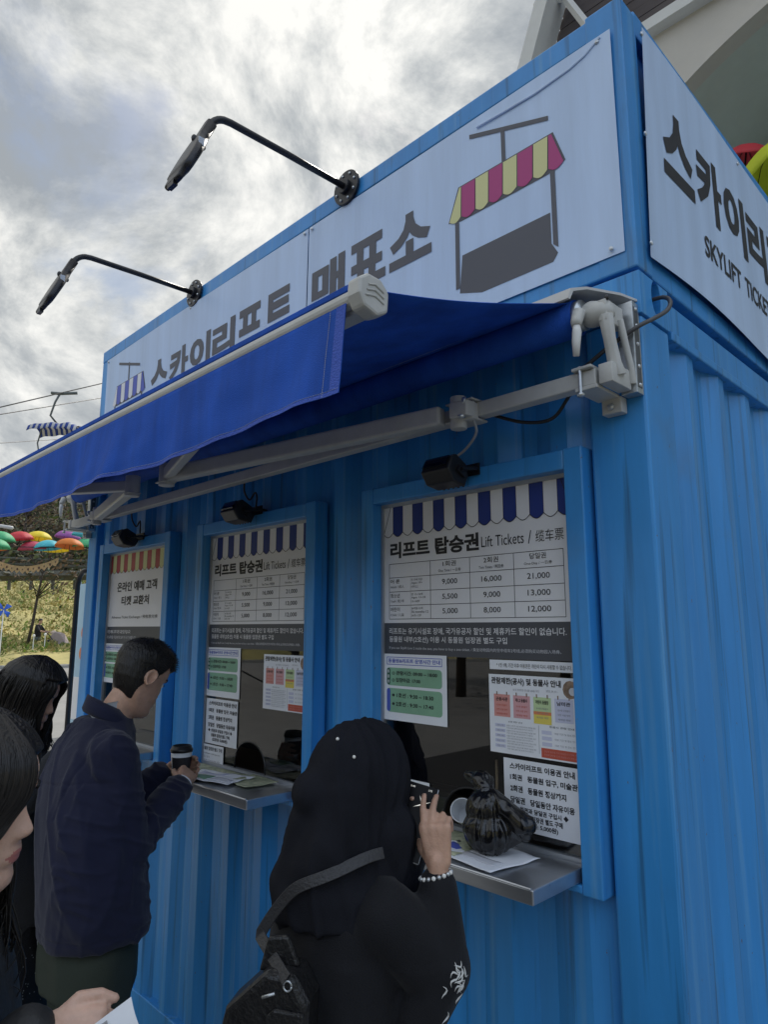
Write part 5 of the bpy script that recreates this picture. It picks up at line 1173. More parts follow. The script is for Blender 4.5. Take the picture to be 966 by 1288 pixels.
# paper cup in his hands
cupw = man.matrix_basis @ Vector((-.125, .368, 1.225))
t = thing('coffee_cup', 'takeaway paper cup with a black lid in the hands of the man in navy', 'cup', tuple(cupw))
def cup_at(t, c, m, h=.105):
    g = G(); Mx = Matrix.Translation(c); cupshape(g, Mx, h, .029, .041, m, 32); b = g.build('cup', t, True)
    g = G(); g.loft([(h * .28, .0338, .0338, 0, 0, 2), (h * .80, .0402, .0402, 0, 0, 2)], INK, 32, False)
    for i, v in enumerate(g.V): g.V[i] = tuple(Vector(v) + Vector(c) + Vector((0, 0, 0)))
    k = len(g.F); g.F = [f_ for q, f_ in enumerate(g.F) if not (6 < (q % 32) < 24)]; g.I = g.I[:len(g.F)]; g.build('printed_band', t, True)
    g = G(); g.loft([(h - .004, .0425, .0425, 0, 0, 2), (h + .006, .0435, .0435, 0, 0, 2), (h + .009, .040, .040, 0, 0, 2), (h + .018, .037, .037, 0, 0, 2), (h + .020, .034, .034, 0, 0, 2), (h + .013, .031, .031, 0, 0, 2)], BLACKP, 32)
    for i, v in enumerate(g.V): g.V[i] = tuple(Vector(v) + Vector(c))
    g.build('lid', t, True)
cup_at(t, cupw, CUPW)

# --- woman in black with the hijab, seen from behind
hw = thing('person', 'woman in a black hijab and abaya holding up a mobile phone at the nearest counter', 'person', (-.415, -.655, GZ), 0, local=True)
H2 = Matrix.Translation((.036, .020, 1.474)) @ Matrix.Rotation(R(10), 4, 'Z') @ Matrix.Rotation(R(-16), 4, 'X') @ Matrix.Scale(.82, 4)
RW = Vector((.168, .102, 1.312)); LW = Vector((.055, .150, 1.335))
PHC = Vector((.090, .118, 1.402))                                   # centre of the phone
g = G(); head(g, H2, SKIN, ears=False); g.cap((.01, .0, 1.33), (.03, .015, 1.44), .056, .052, SKIN, 18); tors(g, 1, SKIN, zs=.93)
limb(g, (.135, .0, 1.26), (.198, .080, 1.168), tuple(RW + Vector((.004, 0, 0))), SKIN, (.032, .030, .026)); limb(g, (-.105, .0, 1.26), (-.085, .150, 1.125), tuple(LW), SKIN, (.028, .026, .024))
hand(g, RW + Vector((.006, .0, .022)), axes((-.12, .04, .96), (.42, -.85, .10), True), SKIN, ((30, 18, 8), (38, 22, 10), (60, 58, 30), (66, 62, 34)), ((.022, .016, -.022), (.012, .020, -.020), (.004, .018, -.010)), .88, (.16, .04, -.04, -.08))
hand(g, LW + Vector((-.018, .005, -.012)), axes((.18, .24, .90), (-.45, .88, -.1)), SKIN, ((20, 45, 40), (22, 48, 40), (24, 50, 40), (26, 50, 40)), ((-.004, .034, -.02), (-.012, .030, -.018), (-.010, .018, -.014)), .88)
legs(g, SKIN, .80, r0=.07, r1=.04)
link('body', setmat(remesh(g, .004, 2, .4), SKIN), hw); eyes(hw, H2, SKIN)
BLKF = mat('black_crepe', (0.0150, 0.0158, 0.0205), .9, var=.2, vscale=(5, 5, 5), bump=.3, bscale=500, spec=.08)
BLKG = mat('black_abaya_cloth', (0.0100, 0.0104, 0.0130), .78, var=.2, vscale=(5, 5, 5), bump=.25, bscale=400, spec=.2, sheen=.06)
WH = mat('white_thread', (.6, .6, .58), .7)
g = G()
g.loft([(.03, .21, .19, -.01), (.30, .19, .17, -.01), (.60, .165, .145, -.01), (.85, .148, .128, -.01), (1.02, .146, .122, -.01), (1.15, .150, .118, -.01), (1.25, .152, .110, -.008), (1.31, .130, .092, .0), (1.36, .085, .075, .005)], BLKG)
g.cap((.128, -.005, 1.262), (.198, .078, 1.165), .068, .058, BLKG, 20); g.cap((.198, .078, 1.165), RW - Vector((-.004, .0, .012)), .054, .038, BLKG, 18); g.cap((.196, .072, 1.155), (.176, .04, 1.08), .055, .045, BLKG, 18)
g.cap((-.105, -.005, 1.262), (-.085, .15, 1.12), .058, .052, BLKG, 18); g.cap((-.085, .15, 1.12), LW - Vector((.004, .0, .01)), .060, .040, BLKG, 18)
def af(p, n_): return (folds(.011, 9, 9, .9)(p, n_) + .005 * (.4 - abs(noise.noise(Vector((p.x * 14 + p.z * 4, p.y * 14, p.z * 4)))) * 2)) * (1.0 if p.z < 1.2 else .5)
link('abaya', setmat(remesh(g, .009, 5, .5, 'abaya', af), BLKG), hw)
g = G()                                                             # hijab
g.ell((.036, .020, 1.520), (.096, .128, .138), BLKF, Matrix.Rotation(R(-16), 3, 'X'), 28, 18)
g.ell((.022, -.092, 1.505), (.050, .050, .054), BLKF)
g.cap((.035, -.02, 1.49), (.025, -.03, 1.36), .098, .112, BLKF, 24)
g.loft([(1.24, .142, .118, -.022, .014), (1.30, .136, .120, -.02, .016), (1.36, .112, .114, -.018, .018), (1.42, .108, .118, -.015, .018), (1.48, .098, .115, -.005, .028)], BLKF)
g.cap((.005, -.09, 1.45), (-.035, -.092, 1.31), .050, .046, BLKF, 18, (1, .8)); g.cap((-.035, -.092, 1.31), (-.062, -.08, 1.19), .046, .028, BLKF, 18)
g.cap((.08, .06, 1.40), (.10, .08, 1.30), .070, .05, BLKF, 18)
def hf(p, n_):
    a = math.atan2(p.y, p.x - .028); low = max(0, min(1, (1.47 - p.z) / .08))
    sag = p.z * 10 + 1.9 * math.cos(a + 2.0) + .9 * noise.noise(Vector((p.x * 6, p.y * 6, 1)))          # cloth sagging in slanting swags
    f1 = .0065 * (.5 + .5 * math.sin(sag * 2.2)) ** 2 * (.35 + .65 * low)
    f2 = .006 * max(0, 1 - abs(noise.noise(Vector((math.cos(a) * 2.0 + p.z * 4, math.sin(a) * 2.0, p.z * 2 - a)))) * 3.6)
    return f1 + f2 - .003
g.V = [(.028 + (x - .028) * (.90 if x < .028 else .80), y, z - max(0, z - 1.28) * .12) for x, y, z in g.V]
link('hijab', setmat(remesh(g, .007, 4, .5, 'hijab', lambda p, n_: 1.35 * hf(p, n_)), BLKF), hw)
PEARL = mat('pearl_bead', (.75, .74, .70), .15)
for c in ((.045, -.085, 1.600), (.112, -.055, 1.560)):
    hq = [o for o in hw.children if o.name.startswith('hijab') and len(o.data.vertices) > 2000][0]; c = hq.closest_point_on_mesh(Vector(c))[1]; g = G(); g.ell(c, (.0035, .0035, .0035), PEARL, n=10, k=6); g.build('hijab_pin', hw, True)
# white stitched pattern on the sleeve
dg = bpy.context.evaluated_depsgraph_get(); ab = [o for o in hw.children if o.name.startswith('abaya')][0]
rd = random.Random(11); g = G()
for k in range(22):
    p0 = Vector((.27 + rd.gauss(0, .015), .05 + rd.gauss(0, .025), 1.15 + rd.gauss(0, .03))) if k < 16 else Vector((.24 + rd.gauss(0, .015), -.12 + rd.gauss(0, .02), 1.02 + rd.gauss(0, .03)))
    ok, loc, nor, _ = ab.closest_point_on_mesh(p0)
    tdir = (nor.cross(Vector((rd.gauss(0, 1), rd.gauss(0, 1), rd.gauss(0, 1))))).normalized(); pts = []
    for q in range(6):
        pp = loc + tdir * (.020 * q / 5 - .010) + nor.cross(tdir) * .006 * math.sin(q * .9); ok2, l2, n2, _ = ab.closest_point_on_mesh(pp); pts.append(l2 + n2 * .0008)
    g.tube(pts, [.0004, .0010, .0017, .0020, .0011, .0003], WH, 5)
g.build('sleeve_embroidery', hw, True, fix=False)
g = G(); ax_d = Vector((-.26, -.05, .96)).normalized(); cc = RW + Vector((-.001, .0, .006)); a1 = ax_d.orthogonal().normalized(); a2 = ax_d.cross(a1)
for k in range(18):
    a = 2 * math.pi * k / 18; g.ell(cc + (a1 * math.cos(a) + a2 * math.sin(a)) * .031, (.0046, .0046, .0046), PEARL if k % 2 else GALV, n=8, k=6)
g.build('bracelet', hw, True)
# phone
PU = (Vector((.703, .711, 0)) * .30 + Vector((0, 0, 1)) * .80 + Vector((-.711, .703, 0)) * .42).normalized(); PX = Vector((.80, .58, -.05)); PX = (PX - PU * PX.dot(PU)).normalized(); PN = PX.cross(PU).normalized()
pw = hw.matrix_basis @ PHC; MP = Matrix((PX, PU, PN)).transposed().to_4x4(); MP.translation = pw
t = thing('mobile_phone', 'black mobile phone in a white case held by the woman in the hijab', 'phone', tuple(pw))
g = G(); g.bx(-.0362, -.0772, -.0045, .0362, .0772, .0030, mat('white_phone_case', (.70, .72, .76), .35), MP); g.build('case', t, bevel=.003)
g = G(); g.bx(-.0352, -.0762, .0031, .0352, .0762, .0038, mat('phone_screen', (.003, .003, .004), .25, spec=.12), MP); g.build('screen', t, bevel=.0003)
SCR = bpy.data.materials.new('lit_screen_mark'); SCR.use_nodes = True; SCR.node_tree.nodes['Principled BSDF'].inputs['Emission Color'].default_value = (1, .95, .8, 1); SCR.node_tree.nodes['Principled BSDF'].inputs['Emission Strength'].default_value = .55
g = G(); 
def star(c, R0, r0, n=4, rot=.5):
    return [(c[0] + (R0 if i % 2 == 0 else r0) * math.cos(rot + math.pi * i / n), c[1] + (R0 if i % 2 == 0 else r0) * math.sin(rot + math.pi * i / n)) for i in range(2 * n)]
g.add([MP @ Vector((u, v, .0043)) for u, v in star((.010, .036), .020, .002)], [tuple(range(8))], SCR)
V, F = text_geo('10:24', .0)
for s_, u0, v0, w_, h_ in (('12:40', -.026, .066, .012, .0035), ('LTE', .016, .066, .008, .0035)):
    V, F = text_geo(s_, .0) ; g.add([MP @ Vector((u0 + a * w_, v0 + b * h_, .0043)) for a, b in V], F, SCR)
g.build('screen_marks', t, fix=False)
# her shoulder bag
LEATH = mat('black_leather', (.013, .013, .014), .36, spec=.5, var=.2, vscale=(20, 20, 20), bump=.35, bscale=120)
bl = Vector((-.386, -.840, .965)); t = thing('shoulder_bag', 'black leather shoulder bag on the hip of the woman in the hijab', 'bag', tuple(bl))
bd = Vector((.80, .55, 0)).normalized(); bn = Vector((bd.y, -bd.x, 0)); MB_ = Matrix((bd, -bn, Vector((0, 0, 1)))).transposed().to_4x4(); MB_.translation = bl; MB_ = MB_ @ Matrix.Scale(.90, 4)
g = G(); g.prism([(-.055, -.16), (.075, -.16), (.085, .05), (.055, .10), (-.0, .105), (-.085, .03), (-.105, -.05)], lambda u, v, tt: tuple(MB_ @ Vector((u, tt, v))), -.045, .045, LEATH); g.build('bag_body', t, bevel=.012)
g = G(); g.prism([(.0, -.155), (.078, -.155), (.080, .040), (.02, .045), (.004, .03)], lambda u, v, tt: tuple(MB_ @ Vector((u, tt, v))), -.056, -.046, LEATH); pk = g.build('front_pocket', t, bevel=.004)
g = G()
for k in range(26): g.tube([MB_ @ Vector((.052 - .0008 * k + .003 * (-1) ** k, -.0568, -.005 - .0052 * k)), MB_ @ Vector((.047 - .0008 * k - .002 * (-1) ** k, -.0572, -.0075 - .0052 * k))], .0014, GALV, 5)
g.build('zip', t, True)
g = G(); g.prism([(-.03, .085), (-.012, .150), (.030, .155), (.055, .10)], lambda u, v, tt: tuple(MB_ @ Vector((u, tt, v))), -.008, .008, LEATH); g.build('flap', t, bevel=.005)
g = G(); g.tube([MB_ @ Vector((.045 + .008 * math.cos(R(a)), -.05, .085 + .009 * math.sin(R(a)))) for a in range(0, 361, 20)], .0018, GALV, 6); g.build('ring', t, True); g = G(); g.tube([MB_ @ Vector((.02, -.05, .07)), MB_ @ Vector((-.005, -.052, .062))], .0028, GALV, 6); g.build('buckle', t, True); g = G(); g.ell(MB_ @ Vector((-.075, -.047, -.06)), (.006, .006, .006), GALV, n=8, k=6); g.build('stud', t, True)
sp = [(.100, .02, 1.372), (.085, -.06, 1.372), (.058, -.125, 1.348), (.025, -.155, 1.310), (-.01, -.170, 1.265), (-.035, -.185, 1.215), (.0, 0, 0)]
hj = [o for o in hw.children if o.name.startswith('hijab')][0]; pts = []
P_ = [Vector(p) for p in sp[:-1]]
for i in range(len(P_) - 1):
    for k in range(6):
        p = P_[i].lerp(P_[i + 1], k / 6); best = None
        for so_ in (hj, ab):
            ok, l, n_, _ = so_.closest_point_on_mesh(p)
            if (p - l).dot(n_) < .013: p = l + n_ * .013
        pts.append(hw.matrix_basis @ p)
for _ in range(3): pts = [(pts[max(i - 2, 0)] + pts[max(i - 1, 0)] + pts[i] + pts[min(i + 1, len(pts) - 1)] + pts[min(i + 2, len(pts) - 1)]) / 5 for i in range(len(pts))]
pts.append(MB_ @ Vector((.045, -.05, .095))); V = []; F = []
for i, p in enumerate(pts):
    d = (pts[min(i + 1, len(pts) - 1)] - pts[max(i - 1, 0)]).normalized(); out_n = Vector((.55, -.8, .25)); sd = d.cross(out_n).normalized(); nn2 = sd.cross(d).normalized()
    for a, b in ((-1, 0), (1, 0), (1, 1), (-1, 1)): V.append(p + sd * .0105 * a + nn2 * .004 * b)
for i in range(len(pts) - 1):
    for k in range(4): F.append((i * 4 + k, i * 4 + (k + 1) % 4, (i + 1) * 4 + (k + 1) % 4, (i + 1) * 4 + k))
g = G(); g.add(V, F, mat('dark_strap_leather', (.03, .03, .033), .5, bump=.3, bscale=200)); g.build('strap', t, bevel=.001)

# --- woman with long dark hair behind the man
w2 = thing('person', 'woman with long wavy dark hair looking down at her phone behind the man', 'person', (-2.06, -.80, GZ), R(-42), local=True)
H3 = Matrix.Translation((.0, .05, 1.560)) @ Matrix.Rotation(R(-20), 4, 'X')
g = G(); head(g, H3, SKIN2, ears=False); g.cap((.0, -.02, 1.40), (.0, .02, 1.52), .055, .050, SKIN2, 18); tors(g, 1, SKIN2, zs=.97)
limb(g, (.165, -.02, 1.34), (.20, .02, 1.10), (.07, .215, 1.36), SKIN2, (.046, .038, .028)); limb(g, (-.165, -.02, 1.34), (-.20, .03, 1.10), (-.07, .21, 1.33), SKIN2, (.046, .038, .028))
hand(g, (.06, .23, 1.375), axes((-.35, .45, .8), (.75, -.2, .3), True), SKIN2, ((30, 40, 25), (32, 42, 25), (34, 44, 25), (36, 46, 25)), ((.01, .03, -.02), (.0, .03, -.01), (0, .02, -.006)), .88)
hand(g, (-.065, .225, 1.345), axes((.35, .5, .75), (-.75, .3, .2)), SKIN2, ((35, 45, 30), (35, 45, 30), (35, 45, 30), (35, 45, 30)), ((.01, .03, -.02), (.0, .03, -.01), (0, .02, -.006)), .88)
legs(g, SKIN2, .84, r0=.075, r1=.042); link('body', setmat(remesh(g, .0045, 2, .4), SKIN2), w2); eyes(w2, H3, SKIN2)
BJ = mat('charcoal_wool', (.016, .018, .022), .9, var=.15, vscale=(8, 8, 8), bump=.4, bscale=260, sheen=.15)
g = G(); g.loft([(.78, .20, .15, -.01), (.90, .20, .15, -.01), (1.05, .185, .135, -.012), (1.2, .19, .135, -.015), (1.32, .185, .12, -.015), (1.38, .15, .10, -.015), (1.43, .08, .07, -.01)], BJ)
g.cap((.155, -.02, 1.345), (.205, .015, 1.09), .075, .064, BJ, 18); g.cap((.205, .015, 1.09), (.08, .20, 1.345), .062, .046, BJ, 18); g.cap((-.155, -.02, 1.345), (-.205, .025, 1.09), .075, .064, BJ, 18); g.cap((-.205, .025, 1.09), (-.075, .195, 1.315), .062, .046, BJ, 18)
link('jacket', setmat(remesh(g, .010, 5, .5, 'jacket', folds(.007, 21, 8, 2)), BJ), w2)
SK = mat('black_sparkle_skirt', (.008, .008, .010), .8, bump=.3, bscale=200)
g = G(); g.loft([(.16, .27, .24, -.02), (.5, .235, .20, -.015), (.80, .18, .14, -.01)], SK); sk_ = link('skirt', setmat(remesh(g, .012, 4, .5, 'skirt', folds(.012, 31, 9, .8)), SK), w2)
rd = random.Random(8); g = G()
for _ in range(700):
    a = rd.uniform(0, 6.28); ok, l, n_, _ = sk_.closest_point_on_mesh(Vector((.4 * math.cos(a), .4 * math.sin(a), rd.uniform(.3, .78)))); g.ell(l, (.0016, .0016, .0016), GALV, n=5, k=4)
g.build('sequins', w2); shoes(w2, BLACKP, .09)
def long_hair(root, M, seed, base_len, m1, m2, front=.55, wave=.02, n=430, ob=.010, fring=None, vol=0.0, rr=(.0022, .0048)):
    rd = random.Random(seed)
    def keep(z, th):
        f = math.sin(th); line = .066 if f > front else (.066 + (-.10 - .066) * min(1, (front - f) / .35)); return (z - line) / .03
    def off(z, th): return ob + vol + ob * 1.2 * max(0, min(1, (z + .02) / .1)) + .003 * noise.noise(Vector((math.cos(th) * 9, math.sin(th) * 9, z * 6)))
    g = hair_shell(M, keep, off, m1)
    c = M @ Vector((0, -.02, 0))
    for _ in range(n):
        th = rd.uniform(math.pi - .25, 2 * math.pi + .25)
        if rd.random() < .3: th = rd.choice([rd.uniform(-.15, front * 1.0), math.pi - rd.uniform(-.15, front * 1.0)])
        z0 = rd.uniform(-.02, .09); P = [M @ head_pt(z0, th, off(z0, th) * .8, False), M @ head_pt(z0 - .06, th, off(z0 - .06, th) + .006, False)]
        q = M @ head_pt(-.06, th, .022, False); dr = (q - c); dr.z = 0; dr.normalize()
        q += dr * vol; P.append(q); ln = base_len * rd.uniform(.75, 1.05)
        P.append(q + dr * .012 + Vector((0, -.012, -ln * .4))); P.append(q + dr * rd.uniform(-.01, .03) + Vector((rd.gauss(0, .012), -.018 + rd.gauss(0, .01), -ln * .75))); P.append(q + dr * rd.uniform(-.02, .03) + Vector((rd.gauss(0, .02), -.02 + rd.gauss(0, .015), -ln)))
        strand(g, P, rd.uniform(*rr), m2 if rd.random() < .35 else m1, wave, rd, 5)
    for _ in range(60):                                              # fly-away hairs
        th = rd.uniform(0, 6.283); z0 = rd.uniform(.03, .112)
        if keep(z0, th) < .2: continue
        p = M @ head_pt(z0, th, off(z0, th), False); d = Vector((rd.gauss(0, .4), rd.gauss(0, .4), rd.uniform(-.2, .6))).normalized()
        strand(g, [p, p + d * .012 + Vector((0, 0, .0)), p + d * .022 + Vector((rd.gauss(0, .012), rd.gauss(0, .012), -.006))], .0005, m2, .004, rd, 3)
    if fring: fring(g, rd)
    g.build('hair', root, True, fix=False)
def fr2(g, rd):
    for _ in range(200):
        s_ = rd.choice((-1, 1)); th = math.pi / 2 - s_ * rd.uniform(.45, 1.05); P = [H3 @ head_pt(.10, th, .018, False), H3 @ head_pt(.055, th, .022, False), H3 @ head_pt(.0, th - s_ * .12, .020, False), H3 @ head_pt(-.06, th - s_ * .2, .018, False), H3 @ (head_pt(-.10, th - s_ * .2, .02, False) + Vector((0, .01, -.05))), H3 @ (head_pt(-.10, th - s_ * .2, .02, False) + Vector((rd.gauss(0, .012), .015, -.11)))]
        strand(g, P, rd.uniform(.0014, .003), HAIRB, .014, rd, 5)
long_hair(w2, H3, 5, .20, HAIRB, HAIRS, .62, .022, 1300, .010, fr2, .008, (.0012, .0028))
pw2 = w2.matrix_basis @ Vector((.0, .285, 1.415)); t = thing('mobile_phone', 'dark mobile phone in the hands of the woman with long dark hair', 'phone', tuple(pw2))
M4 = w2.matrix_basis @ Matrix.Translation((.0, .285, 1.425)) @ Matrix.Rotation(R(-48), 4, 'X')
g = G(); g.bx(-.036, -.006, -.075, .036, .002, .075, BLACKP, M4); g.build('case', t, bevel=.002); g = G(); g.bx(-.033, -.0068, -.072, .033, -.0062, .072, mat('phone_screen', (.004, .004, .005), .08), M4); g.build('screen', t)
GREYC = mat('grey_nylon', (.42, .43, .45), .6, var=.1, vscale=(8, 8, 8), bump=.3, bscale=40)
bgl = Vector((-1.93, -.63, .70)); t = thing('tote_bag', 'pale grey bag hanging between the woman with long hair and the man in navy', 'bag', tuple(bgl))
g = G(); g.ell(bgl + Vector((-.03, .0, -.06)), (.055, .10, .17), GREYC, Matrix.Rotation(R(45), 3, 'Z')); g.ell(bgl + Vector((-.03, 0, .04)), (.045, .085, .10), GREYC, Matrix.Rotation(R(45), 3, 'Z'))
link('bag_body', setmat(remesh(g, .008, 3, .5, 'bag', lambda p, n_: .008 * noise.noise(Vector((p.x * 18, p.y * 18, p.z * 7)))), GREYC), t).location = -bgl
g = G(); g.tube([bgl + Vector((-.08, -.06, .10)), bgl + Vector((-.10, -.10, .35)), bgl + Vector((-.12, -.14, .60))], .008, BLACKP, 6); g.build('strap', t, True)

# --- woman at the left edge with a ticket in her hand
w3 = thing('person', 'woman with straight dark hair in profile at the left edge holding a white ticket', 'person', (-.420, -1.372, GZ), R(-41), local=True)
H4 = Matrix.Translation((.0, .015, 1.567)) @ Matrix.Rotation(R(-9), 4, 'X')
RW3 = Vector((.012, .142, 1.276))
g = G(); head(g, H4, SKIN2, 110, 160, False); g.cap((.0, -.045, 1.38), (.0, -.015, 1.50), .053, .048, SKIN2, 18); tors(g, 1, SKIN2, zs=.95, dy=-.045)
limb(g, (.16, -.04, 1.32), (.20, -.06, 1.08), tuple(RW3), SKIN2, (.045, .038, .027)); limb(g, (-.16, -.04, 1.32), (-.20, -.02, 1.06), (-.10, .16, 1.08), SKIN2, (.045, .038, .027))
hand(g, RW3 + Vector((-.008, .012, .002)), axes((-.12, .97, -.14), (.80, .15, .60), True), SKIN2, ((52, 60, 30), (58, 60, 30), (62, 60, 30), (64, 60, 30)), ((.025, .022, .008), (.008, .034, -.002), (-.004, .026, -.010)), .76, side=1)
hand(g, (-.095, .175, 1.085), axes((.1, .9, -.4), (-.9, .2, .3)), SKIN2, ((30, 40, 25), (32, 42, 25), (34, 44, 25), (36, 46, 25)), ((.01, .03, -.02), (.0, .03, -.01), (0, .02, -.006)), .9)
legs(g, SKIN2, .84, r0=.075, r1=.042); b3_ = link('body', setmat(remesh(g, .0034, 1, .4), SKIN2, LIP), w3); eyes(w3, H4, SKIN2)
Mi = H4.inverted()
for p_ in b3_.data.polygons:
    c = Mi @ p_.center
    if abs(c.x) < .022 * (1 - abs(c.z + .0612) / .014) and -.0725 < c.z < -.0525 and c.y > .07: p_.material_index = 1
BKJ = mat('black_padded_cloth', (.016, .0165, .018), .6, var=.2, vscale=(8, 8, 8), bump=.3, bscale=60)
g = G(); g.loft([(.74, .21, .16, -.03), (.9, .205, .155, -.03), (1.1, .195, .145, -.035), (1.25, .19, .13, -.038), (1.33, .17, .11, -.04), (1.39, .11, .095, -.042), (1.44, .078, .078, -.036), (1.47, .070, .070, -.03)], BKJ)
g.cap((.15, -.045, 1.31), (.21, -.065, 1.07), .075, .066, BKJ, 18); g.cap((.21, -.065, 1.07), RW3 + Vector((.006, -.008, -.004)), .062, .037, BKJ, 18); g.cap((-.15, -.045, 1.31), (-.21, -.025, 1.05), .075, .064, BKJ, 18); g.cap((-.21, -.025, 1.05), (-.11, .14, 1.075), .062, .044, BKJ, 18)
link('jacket', setmat(remesh(g, .009, 5, .5, 'jacket', folds(.008, 41, 8, 3)), BKJ), w3)
g = G(); legs(g, BLKG, .84, r0=.10, r1=.065); g.loft([(.72, .18, .14, -.01), (.86, .17, .135, -.01)], BLKG); link('trousers', setmat(remesh(g, .011, 4), BLKG), w3); shoes(w3, BLACKP)
def fr3(g, rd):
    for _ in range(900):                                             # curtain of hair falling in front of the cheek and over the eye
        s_ = rd.choice((1, 1, 1, -1)); t0 = rd.uniform(.30 if s_ > 0 else .95, 1.5); th = math.pi / 2 - s_ * t0; a = rd.uniform(.0, .10); k = 1.55 - t0
        hp = lambda z, dth, o, v=(0, 0, 0): H4 @ (head_pt(z, th - s_ * dth, o, False) + Vector(v))
        P = [hp(.108, 0, .013), hp(.07, -.02, .017), hp(.03, .0, .018), hp(-.005, .10 * k, .017), hp(-.035, .32 * k, .016), hp(-.065, .62 * k, .016, (0, -.004, 0)), hp(-.09, .80 * k, .022, (s_ * .004, -.012, -.03 - a * .5)), hp(-.09, .9 * k + .1, .026, (s_ * .005, -.03, -.09 - a))]
        strand(g, P, rd.uniform(.0012, .0026), rd.choice((HAIRB, HAIRB, HAIRS)), .004, rd, 5)
long_hair(w3, H4, 15, .26, HAIRB, HAIRS, .5, .006, 1000, .005, fr3, .001, (.0012, .0028))
tk = w3.matrix_basis @ Vector((.0, .262, 1.262)); t = thing('ticket', 'white folded paper ticket in the hand at the bottom left corner', 'ticket', tuple(tk))
M5 = w3.matrix_basis @ Matrix.Translation((.012, .230, 1.268)) @ Matrix.Scale(.85, 4) @ Matrix.Rotation(R(34), 4, 'X') @ Matrix.Rotation(R(62), 4, 'Y')
g = G(); g.grid(lambda u, v: tuple(M5 @ Vector(((u - .5) * .050, (v - .5) * .120, .004 * math.sin(u * 3) + .003 * v))), 8, 8, PAPER); g.build('paper', t, True, fix=False)
g = G(); g.grid(lambda u, v: tuple(M5 @ Vector(((u - .5) * .034, -.018 + (v - .5) * .07, .0062 + .0035 * math.sin((u - .5) * .034 / .05 * 3 + 1.5)))), 6, 6, mat('grey_photo_print', (.30, .30, .31), .6, var=.6, vscale=(60, 60, 60))); g.build('printed_picture', t, True, fix=False)
# her black bag
b4 = w3.matrix_basis @ Vector((.185, .045, 1.235)); t = thing('handbag', 'black leather bag with a silver eyelet and blue piping, bottom left corner', 'bag', tuple(b4))
M6 = w3.matrix_basis @ Matrix.Translation((.185, .045, 1.235))
g = G(); g.prism([(-.085, -.16), (.07, -.16), (.075, .03), (.05, .058), (-.02, .064), (-.085, .04)], lambda u, v, tt: tuple(M6 @ Vector((tt, u, v))), -.03, .03, LEATH); g.build('bag_body', t, bevel=.012)
g = G(); g.tube([M6 @ Vector((.032, .0, -.0)) + Vector((0, 0, .0)), M6 @ Vector((.037, .0, -.0))], .010, GALV, 18); g.tube([M6 @ Vector((.0375, 0, 0)), M6 @ Vector((.0385, 0, 0))], .006, BLACKP, 14); g.build('eyelet', t, True)
PIPE = mat('dark_blue_piping', (.02, .06, .20), .4)
g = G(); g.tube([M6 @ Vector((.02, u, v)) for u, v in ((.03, .066), (.056, .056), (.078, .030), (.080, -.03), (.078, -.16))], .007, PIPE, 8); g.build('piping', t, True)
g = G(); g.tube([M6 @ Vector((.028, u, v)) for u, v in ((-.088, .042), (-.04, .060), (-.0, .062))], .004, GALV, 6); g.build('zip', t, True)
g = G(); g.tube([M6 @ Vector((.0, -.05, .05)), M6 @ Vector((-.02, -.10, .12)), M6 @ Vector((-.05, -.12, .10)), M6 @ Vector((-.06, -.10, .0))], .008, LEATH, 8); g.build('strap', t, True)

# --- ticket clerk behind the middle window
ck = thing('person', 'ticket clerk in dark clothes sitting behind the middle window', 'person', (-1.52, .56, GZ), R(165), local=True)
H5 = Matrix.Translation((.0, .02, 1.42)) @ Matrix.Rotation(R(-16), 4, 'X')
g = G(); head(g, H5, SKIN, 50, 72); g.cap((0, -.03, 1.24), (0, 0, 1.36), .055, .05, SKIN); tors(g, 1, SKIN, zs=.88)
limb(g, (.17, -.02, 1.19), (.22, .12, 1.06), (.12, .33, 1.07), SKIN, (.045, .04, .03)); limb(g, (-.17, -.02, 1.19), (-.22, .12, 1.06), (-.10, .34, 1.07), SKIN, (.045, .04, .03))
hand(g, (.12, .35, 1.07), axes((-.3, .9, -.1), (0, .1, 1), True), SKIN, ((20, 30, 20),) * 4, ((.02, .03, -.01), (.0, .03, -.005), (0, .02, -.003)), .9); hand(g, (-.10, .36, 1.07), axes((.3, .9, -.1), (0, .1, 1)), SKIN, ((20, 30, 20),) * 4, ((.02, .03, -.01), (.0, .03, -.005), (0, .02, -.003)), .9)
g.cap((.09, 0, .62), (.09, .34, .60), .08, .06, SKIN); g.cap((-.09, 0, .62), (-.09, .34, .60), .08, .06, SKIN); g.cap((.09, .34, .60), (.09, .33, .1), .06, .045, SKIN); g.cap((-.09, .34, .60), (-.09, .33, .1), .06, .045, SKIN)
link('body', setmat(remesh(g, .006, 2, .4), SKIN), ck); eyes(ck, H5, SKIN)
g = G(); g.loft([(.62, .20, .15, 0), (.9, .19, .14, -.01), (1.1, .19, .13, -.02), (1.2, .16, .10, -.02), (1.27, .08, .07, -.02)], BLKF); g.cap((.16, -.02, 1.18), (.225, .12, 1.05), .07, .06, BLKF); g.cap((.225, .12, 1.05), (.125, .31, 1.07), .058, .042, BLKF); g.cap((-.16, -.02, 1.18), (-.225, .12, 1.05), .07, .06, BLKF); g.cap((-.225, .12, 1.05), (-.105, .32, 1.07), .058, .042, BLKF); link('jacket', setmat(remesh(g, .012, 4, .5, 'jacket', folds(.006, 3)), BLKF), ck)
g = G(); g.cap((.09, 0, .62), (.09, .34, .60), .095, .075, BLKG); g.cap((-.09, 0, .62), (-.09, .34, .60), .095, .075, BLKG); g.cap((.09, .34, .60), (.09, .33, .12), .075, .06, BLKG); g.cap((-.09, .34, .60), (-.09, .33, .12), .075, .06, BLKG); link('trousers', setmat(remesh(g, .014, 3), BLKG), ck)
hair_shell(H5, keep_m, off_m, HAIRB, 40, 60).build('hair', ck, True, fix=False)
